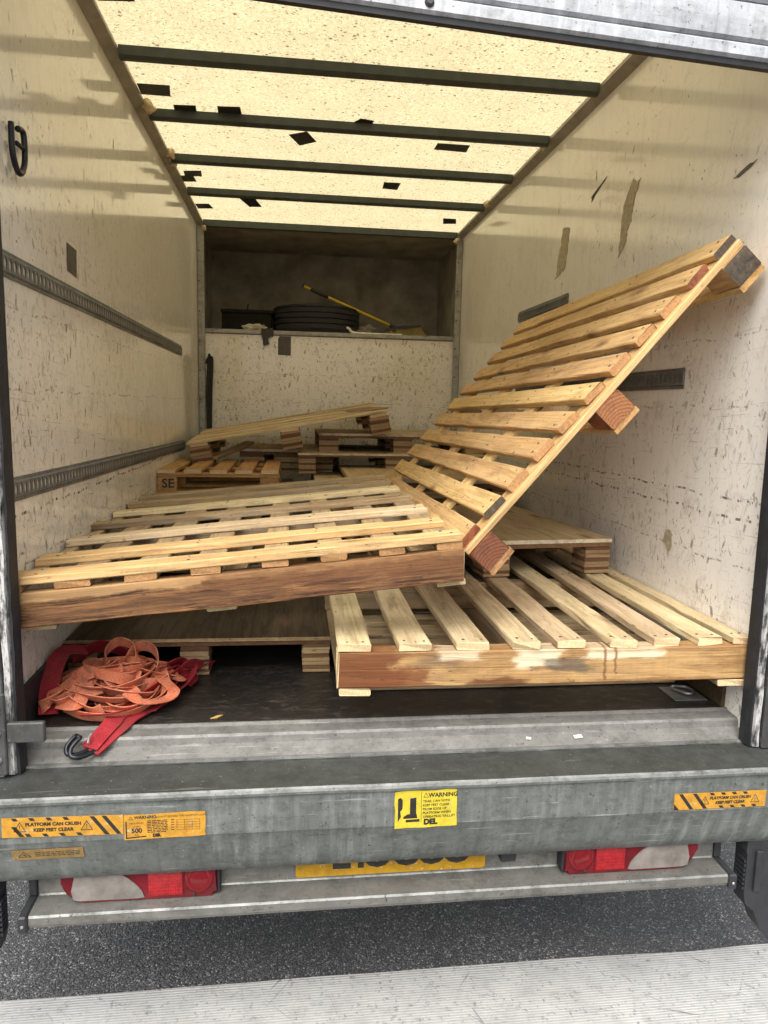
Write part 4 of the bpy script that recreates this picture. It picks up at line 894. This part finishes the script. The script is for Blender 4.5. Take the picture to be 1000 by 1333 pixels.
# --- back pile ------------------------------------------------------
s_p = thing('slatted_pallet', 'small orange-brown pallet stamped SE by the left wall', 'pallet', T(0.002, 2.15, 0.393), GRP)
ws, ds = 0.645, 0.8
for i in range(5):
    x = (0.048, 0.186, 0.322, 0.458, 0.596)[i]; board('slat', s_p, (x, ds/2, 0.1235), ds, 0.092, 0.020, W_ORANGE, 'y')
for y in (0.05, ds/2, ds-0.05): board('under_board', s_p, (ws/2, y, 0.103), ws, 0.095, 0.0195, W_ORANGE); board('skid', s_p, (ws/2, y, 0.0095), ws, 0.095, 0.018, W_ORANGE)
for y in (0.052, ds/2, ds-0.052):
    for x in (0.052, ws-0.052):
        b = board('block', s_p, (x, y, 0.056), 0.1, 0.1, 0.073, W_ORANGE, 'y', None, 0.0008, 1, W_ORANGE)
        if y < 0.1 and x < 0.1:
            bm = bmesh.new(); text_into(bm, 'SE', 0.068, Matrix.Identity(4), 0, bold=.0012)
            bm2 = bm; st = build('stencil', bm2, INK, b); st.matrix_local = Rz(R(-90)) @ T(0.006, -0.0535, 0.002) @ Rx(R(90))
f_M = T(0.075, 2.75, 0.637) @ Ry(R(-10.4)) @ Rx(R(2.7)) @ T(0, 0, -0.145)
f_p = thing('slatted_pallet', 'pallet of narrow boards lying crooked on top of the pile at the bulkhead', 'pallet', f_M, GRP)
wf, df = 1.265, 1.05
for i in range(13): board('slat', f_p, (wf/2, 0.038+i*0.081, 0.1385+BRNG.uniform(-.001, .002)), wf, 0.058, 0.016, W_PALE, jit=0.002, nseg=4, warp=0.004)
for i, y in enumerate((0.06, df/2, df-0.06)):
    for j, x in enumerate((0.07, wf/2, wf-0.07)): ply_block(f_p, (x, y, 0.058), 0.125, 0.12, 0.108, 6, 80+i*3+j)
for x in (0.07, wf/2, wf-0.07): board('under_board', f_p, (x, df/2, 0.1215), df, 0.11, 0.0185, W_OLD, 'y')
bm = bmesh.new(); prism(bm, jag([(1.05, 0.30), (1.26, 0.10), (1.285, 0.16), (1.20, 0.5), (1.0, 0.6)], 9, 0.012, 3), 0.147, 0.151, 2); build('torn_veneer', bm, W_OLD, f_p)
ply_pallet('plywood_pallet', 'upper plywood pallet under the crooked narrow-board pallet, right half of the pile', T(0.885, 2.90, 0.562), 1.1, 0.95, 0.115, 0.03, 0.125, PLY_TOP, 120)
ply_pallet('plywood_pallet', 'middle plywood pallet of the pile with a black gap below its top', T(0.752, 2.70, 0.462), 1.2, 1.1, 0.105, 0.022, 0.105, PLY_TOP, 140)
ply_pallet('plywood_pallet', 'brown layered pallet lying behind the one stamped SE under the crooked pallet', T(0.37, 3.06, 0.44) @ Rz(R(-7)), 0.62, 0.75, 0.115, 0.035, 0.16, PLY_TOP, 150)
ply_pallet('plywood_pallet', 'low pale plywood pallet at the bottom of the dark gap', T(0.85, 2.5, 0.31), 0.75, 1.0, 0.11, 0.03, 0.1, PLY_TOP, 160)
ply_pallet('plywood_pallet', 'dark plywood pallet seen through the gaps of the wide tilted pallet', T(0.03, 1.0, 0.126), 0.75, 1.0, 0.1, 0.03, 0.09, W_OLD, 180)
ply_pallet('plywood_pallet', 'plywood pallet lying beneath the pallet stamped SE', T(0.02, 2.12, 0.26), 0.7, 0.95, 0.1, 0.03, 0.09, W_OLD, 200)
# loose plank leaning between the SE pallet and the crooked one
b = board('loose_plank', None, (0, 0, 0), 0.42, 0.07, 0.02, W_OLD, 'x'); b.matrix_world = T(0.33, 2.98, 0.585) @ Rz(R(60)) @ Ry(R(-11)); tag(b, 'dark loose board slanting under the crooked pallet onto the one stamped SE', 'plank')

# ---------------------------------------------------------------- shelf things
SZ = 1.447
t_ = thing('spare_tyre', 'black spare tyre lying flat on the shelf over the bulkhead', 'tyre', T(0.905, 4.36, SZ))
bm = bmesh.new(); prof = [(0.20, 0.02), (0.28, 0.0), (0.335, 0.012), (0.35, 0.03)]
for k in range(4):
    z = 0.035+k*0.041; prof += [(0.355, z), (0.356, z+0.03), (0.343, z+0.033), (0.343, z+0.038)]
prof += [(0.35, 0.20), (0.335, 0.215), (0.28, 0.225), (0.20, 0.205)]
lathe(bm, prof, 48); build('tread', bm, RUBBER, t_, None, False)
bm = bmesh.new(); lathe(bm, [(0.0, 0.10), (0.1, 0.10), (0.12, 0.14), (0.185, 0.14), (0.2005, 0.19), (0.2005, 0.04), (0.0, 0.04)], 32); build('rim', bm, POST_GREY, t_)
t_ = thing('storage_box', 'black plastic box on the shelf left of the spare tyre', 'box', T(0.35, 4.36, SZ))
bm = bmesh.new(); box(bm, (-0.195, -0.14, 0), (0.195, 0.14, 0.15), 0, 0.008); build('body', bm, BOXB, t_)
bm = bmesh.new(); box(bm, (-0.205, -0.15, 0.1505), (0.205, 0.15, 0.178), 0, 0.006); build('lid', bm, BOXB, t_)
bm = bmesh.new(); tube(bm, [(0.0, 0.0, 0.178), (0.0, 0.0, 0.21), (0.004, 0, 0.24)], 0.006, 6); build('peg', bm, PLASTIC, t_)
t_ = thing('broom', 'yellow and black handled broom propped on the shelf above the spare tyre', 'broom', T(1.60, 4.25, SZ))
def lerp(a, b, t): return Vector(a).lerp(Vector(b), t)
hA, hB = (-0.06, 0.0, 0.085), (-0.803, 0.02, 0.385)
bm = bmesh.new(); tube(bm, [hA, hB], 0.0105, 10); build('handle', bm, YELLOW, t_, smooth=True)
bm = bmesh.new(); tube(bm, [lerp(hA, hB, 0.73), lerp(hA, hB, 0.92)], 0.0145, 10); build('grip', bm, PLASTIC, t_, smooth=True)
bm = bmesh.new(); tube(bm, [lerp(hA, hB, 0.992), lerp(hA, hB, 1.008)], 0.013, 10); build('end_cap', bm, PLASTIC, t_)
bm = bmesh.new(); tube(bm, [lerp(hA, hB, -0.03), lerp(hA, hB, 0.05)], 0.017, 8)
prism(bm, [(-0.14, 0.05), (0.15, 0.09), (0.16, 0.105), (-0.02, 0.092), (-0.13, 0.068)], -0.03, 0.03, 1); build('head', bm, PLASTIC, t_)
bm = bmesh.new(); rg = random.Random(2)
for i in range(150):
    x = rg.uniform(-0.13, 0.15); y = rg.uniform(-0.026, 0.026); zt = 0.05+0.04*(x+0.14)/0.29
    tube(bm, [(x, y, zt), (x+0.03+x*0.2+rg.uniform(-.01, .01), y*1.5, max(0.004, zt-0.075))], [0.0032, 0.0022], 4)
b = build('bristles', bm, BRISTLE, t_)
bm = bmesh.new(); tube(bm, catmull([(1.12, 4.12, SZ+0.012), (1.06, 4.11, SZ+0.012), (1.10, 4.10, SZ+0.045), (1.15, 4.10, SZ+0.05), (1.19, 4.10, SZ+0.018), (1.30, 4.08, SZ+0.008), (1.45, 4.09, SZ+0.007), (1.58, 4.10, SZ+0.01)], 8), 0.010, 7)
tag(build('rope', bm, ROPE, smooth=True), 'pale rope loop lying along the shelf edge below the broom', 'rope')
def crumple(name, c, sx, sy, sz, mat, label, seed):
    bm = bmesh.new(); bmesh.ops.create_icosphere(bm, subdivisions=3, radius=1.0)
    for v in bm.verts:
        n_ = 1+0.55*mnoise.noise(v.co*2.3+Vector((seed, 0, 0)))+0.2*mnoise.noise(v.co*6+Vector((0, seed, 0)))
        v.co = Vector((v.co.x*sx*n_, v.co.y*sy*n_, max(-0.9*sz, v.co.z*sz*n_)))
    o = build(name, bm, mat, None, T(*c)); return tag(o, label, 'rag')
crumple('rag', (0.42, 4.06, SZ+0.026), 0.085, 0.04, 0.025, RAG, 'pale crumpled rag on the shelf edge in front of the black box', 1.0)
crumple('rag', (1.32, 4.25, SZ+0.043), 0.08, 0.05, 0.045, RAG_G, 'grey crumpled cloth on the shelf between tyre and broom head', 5.0)
bm = bmesh.new(); P = jag([(0.475, 1.46), (0.565, 1.462), (0.57, 1.40), (0.535, 1.385), (0.525, 1.33), (0.50, 1.33), (0.48, 1.39)], 12, 0.008, 3); prism(bm, P, L-0.024, L-0.016, 1)
tag(build('rag', bm, RAG_D), 'dark rag hanging over the front of the shelf', 'rag')
bm = bmesh.new(); rg = random.Random(6)
for k in range(5):
    x = 0.062+k*0.009; zt = 1.25-rg.uniform(0, 0.05)
    tube(bm, catmull([(x, L-0.05, zt-0.03), (x+0.004, L-0.06, zt), (x+0.012, L-0.05, zt-0.04), (x+rg.uniform(-.004, .004), L-0.06, 0.95), (0.07+k*0.005, L-0.055, 0.55)], 5), 0.007, 6)
tag(build('bungee_cord', bm, RUBBER, smooth=True), 'bunch of black elastic cords hanging in the rear left corner', 'cords')

# ---------------------------------------------------------------- straps on the floor
t_ = thing('lashing_strap', 'tangled heap of faded orange webbing strap at the front left of the floor', 'strap', T(0.215, 0.285, 0.001))
bm = bmesh.new(); rg = random.Random(21)
for k in range(20):
    ang = rg.uniform(0, 6.28); cx, cy = rg.uniform(-.05, .06), rg.uniform(-.05, .06); a, b_ = rg.uniform(.06, .12), rg.uniform(.035, .07); zc = 0.02+0.0052*k
    t1, ph = rg.uniform(-.35, .35), rg.uniform(0, 6.28); pts = []
    for j in range(8):
        th = 6.28*j/8; x = a*math.cos(th)*(1+.12*math.sin(2*th+ph)); y = b_*math.sin(th)
        X_ = cx+x*math.cos(ang)-y*math.sin(ang); Y_ = cy+x*math.sin(ang)+y*math.cos(ang)
        rad = math.hypot(X_/1.15, Y_)
        if rad > 0.165: X_ *= 0.165/rad; Y_ *= 0.165/rad; rad = 0.165
        pts.append((X_, Y_, max(0.02, min(zc*.8+t1*y*.8+.015*math.sin(th+ph), 0.03+0.095*(1-(rad/0.19)**2)))))
    c_ = catmull(pts, 8, True); r0 = rg.choice((0.35, 0.8, 1.2, 1.5))+rg.uniform(-.15, .15); ribbon(bm, c_+[c_[0]], rg.uniform(.034, .038), 0.0028, r0, r0)
for k in range(16):                                            # crumpled lengths thrown over the coils
    a0 = rg.uniform(0, 6.28); p = Vector((rg.uniform(-.12, .12), rg.uniform(-.11, .10), 0)); pts = []
    for j in range(rg.choice((4, 5, 6))):
        rr_ = (p.x/0.19)**2+(p.y/0.165)**2
        if rr_ > 1: p.x *= 0.95/math.sqrt(rr_); p.y *= 0.95/math.sqrt(rr_); rr_ = 0.9
        pts.append((p.x, p.y, 0.022+0.085*(1-min(rr_, 1)*.85)+rg.uniform(-.010, .016))); a0 += rg.uniform(-1.9, 1.9); p = p+Vector((math.cos(a0), math.sin(a0)*.8, 0))*rg.uniform(.05, .11)
    ribbon(bm, catmull(pts, 9), rg.uniform(.034, .039), .0028, rg.uniform(.0, 1.5), rg.uniform(.0, 1.6))
# two loops standing up from the heap and flat folds in front
ribbon(bm, catmull([(-.03, .02, .05), (-.05, .06, .12), (-.02, .09, .155), (.03, .08, .14), (.05, .04, .10), (.03, .0, .05)], 7), .034, .0028, 1.3, 1.0)
ribbon(bm, catmull([(.0, .05, .08), (.04, .08, .14), (.09, .07, .135), (.11, .03, .09), (.09, -.02, .05)], 7), .034, .0028, 1.2, 1.6)
ribbon(bm, catmull([(-.13, -.10, .03), (-.06, -.145, .022), (.03, -.15, .02), (.10, -.11, .03), (.14, -.04, .05), (.12, .03, .08)], 8), .034, .0028, 1.2, 0.6)
ribbon(bm, catmull([(-.15, -.03, .06), (-.10, -.10, .07), (.0, -.12, .055), (.07, -.09, .05), (.02, -.04, .07)], 8), .034, .0028, 0.9, 0.7)
ribbon(bm, catmull([(-.17, -.06, .02), (-.185, -.10, .03), (-.165, -.115, .05), (-.14, -.09, .06), (-.10, -.02, .08)], 8), .034, .0028, 1.4, 0.9)
build('webbing', bm, ORANGE, t_)
t_ = thing('ratchet_strap', 'dark red webbing strap with a black hook hanging over the sill', 'strap', T(0.2, 0.28, 0.001))
bm = bmesh.new()
def sq(P): return [(x if x < .13 else .13+(x-.13)*.42, y, z) for x, y, z in P]
ribbon(bm, catmull(sq([(-.10, .10, .13), (-.15, .06, .14), (-.165, .0, .10), (-.16, -.06, .05), (-.15, -.10, .012)]), 8), .052, .003, 0.25, 0.15)
ribbon(bm, catmull(sq([(-.14, .10, .10), (-.08, .16, .12), (-.01, .17, .10), (.08, .16, .05), (.16, .14, .03)]), 8), .05, .003, 1.2, 0.7)
ribbon(bm, catmull(sq([(-.05, -.135, .02), (.03, -.15, .03), (.11, -.09, .035), (.17, .0, .03), (.20, .08, .028), (.26, .15, .02), (.32, .17, .02)]), 9), .050, .003, 0.5, 0.35)
ribbon(bm, catmull(sq([(.05, .02, .05), (.14, .06, .06), (.20, .12, .05), (.27, .14, .03), (.33, .20, .02), (.30, .25, .04), (.24, .22, .03)]), 9), .048, .003, 1.0, 0.9)
ribbon(bm, catmull(sq([(.20, .12, .03), (.29, .17, .022), (.36, .21, .024), (.40, .225, .022), (.43, .25, .016)]), 7), .052, .003, 0.5, 1.0)
ribbon(bm, catmull(sq([(.10, .04, .06), (.17, .10, .075), (.22, .16, .06), (.27, .17, .04), (.31, .14, .03), (.27, .10, .02)]), 8), .052, .003, 1.0, 0.5)
ribbon(bm, catmull(sq([(.08, -.06, .03), (.14, -.01, .055), (.19, .06, .05), (.23, .12, .045), (.30, .15, .055), (.36, .19, .03)]), 8), .052, .003, 0.9, 1.2)
ribbon(bm, catmull(sq([(.12, -.10, .012), (.19, -.02, .022), (.26, .05, .018), (.31, .09, .03), (.33, .13, .05)]), 8), .052, .003, 0.3, 0.9)
ribbon(bm, catmull(sq([(.22, .10, .012), (.15, -.02, .012), (.08, -.13, .012), (.06, -.19, .008), (.03, -.23, -.010), (.005, -.262, -.024)]), 9), .050, .004, 0.1, 0.15)
ribbon(bm, catmull(sq([(.19, .09, .02), (.12, -.03, .02), (.05, -.13, .02), (.04, -.18, .018), (.02, -.22, .002), (.0, -.258, -.016)]), 9), .048, .003, 0.2, 0.1)
build('webbing', bm, RED, t_)
bm = bmesh.new()
def hp(p, o_=0.0): return (.006+.5*(p[0]+.012)+o_*.7, -.255+.5*(p[1]+.285)-o_*.7, -.024+.7*(p[2]+.034))
for o_ in (-.010, .010):
    tube(bm, catmull([hp(q, o_) for q in ((.02, -.25, -.028), (-.012, -.285, -.034), (-.05, -.325, -.036), (-.085, -.345, -.034), (-.112, -.340, -.028), (-.118, -.318, -.010), (-.100, -.295, .008), (-.082, -.275, .018))], 6), 0.0062, 8)
tube(bm, [hp((-.082, -.275, .018), -.010), hp((-.082, -.275, .018), .010)], 0.0062, 8)
hk = build('hook', bm, HOOKM, t_, smooth=True)
bm = bmesh.new(); tube(bm, catmull([hp((-.03, -.29, -.004)), hp((-.03, -.27, .012)), hp((-.02, -.255, .022))], 4), 0.0028, 6); build('hook_pin', bm, POST_GREY, t_)
# bits of litter
def litter(name, pts, z, mat, label, cat):
    bm = bmesh.new(); prism(bm, pts, z, z+0.002, 2); tag(build(name, bm, mat), label, cat)
litter('leaf', [(0.495, 0.145), (0.515, 0.150), (0.528, 0.168), (0.512, 0.164)], 0.001, LEAF, 'small dry yellow leaf on the dark floor right of the straps', 'leaf')
bm = bmesh.new(); box(bm, (-.013, -.006, 0), (.013, .006, .003), 0, .001); o = build('paper_scrap', bm, SCRAP, None, T(1.53, 0.03, -0.0345) @ Rz(.2) @ Rx(R(22))); tag(o, 'larger white scrap on the sill below the front right pallet', 'scrap')
bm = bmesh.new(); box(bm, (-.007, -.004, 0), (.007, .004, .003), 0, .001); o = build('paper_scrap', bm, SCRAP, None, T(1.385, 0.03, -0.0345) @ Rz(-.3) @ Rx(R(22))); tag(o, 'tiny white scrap on the sill left of the larger scrap', 'scrap')
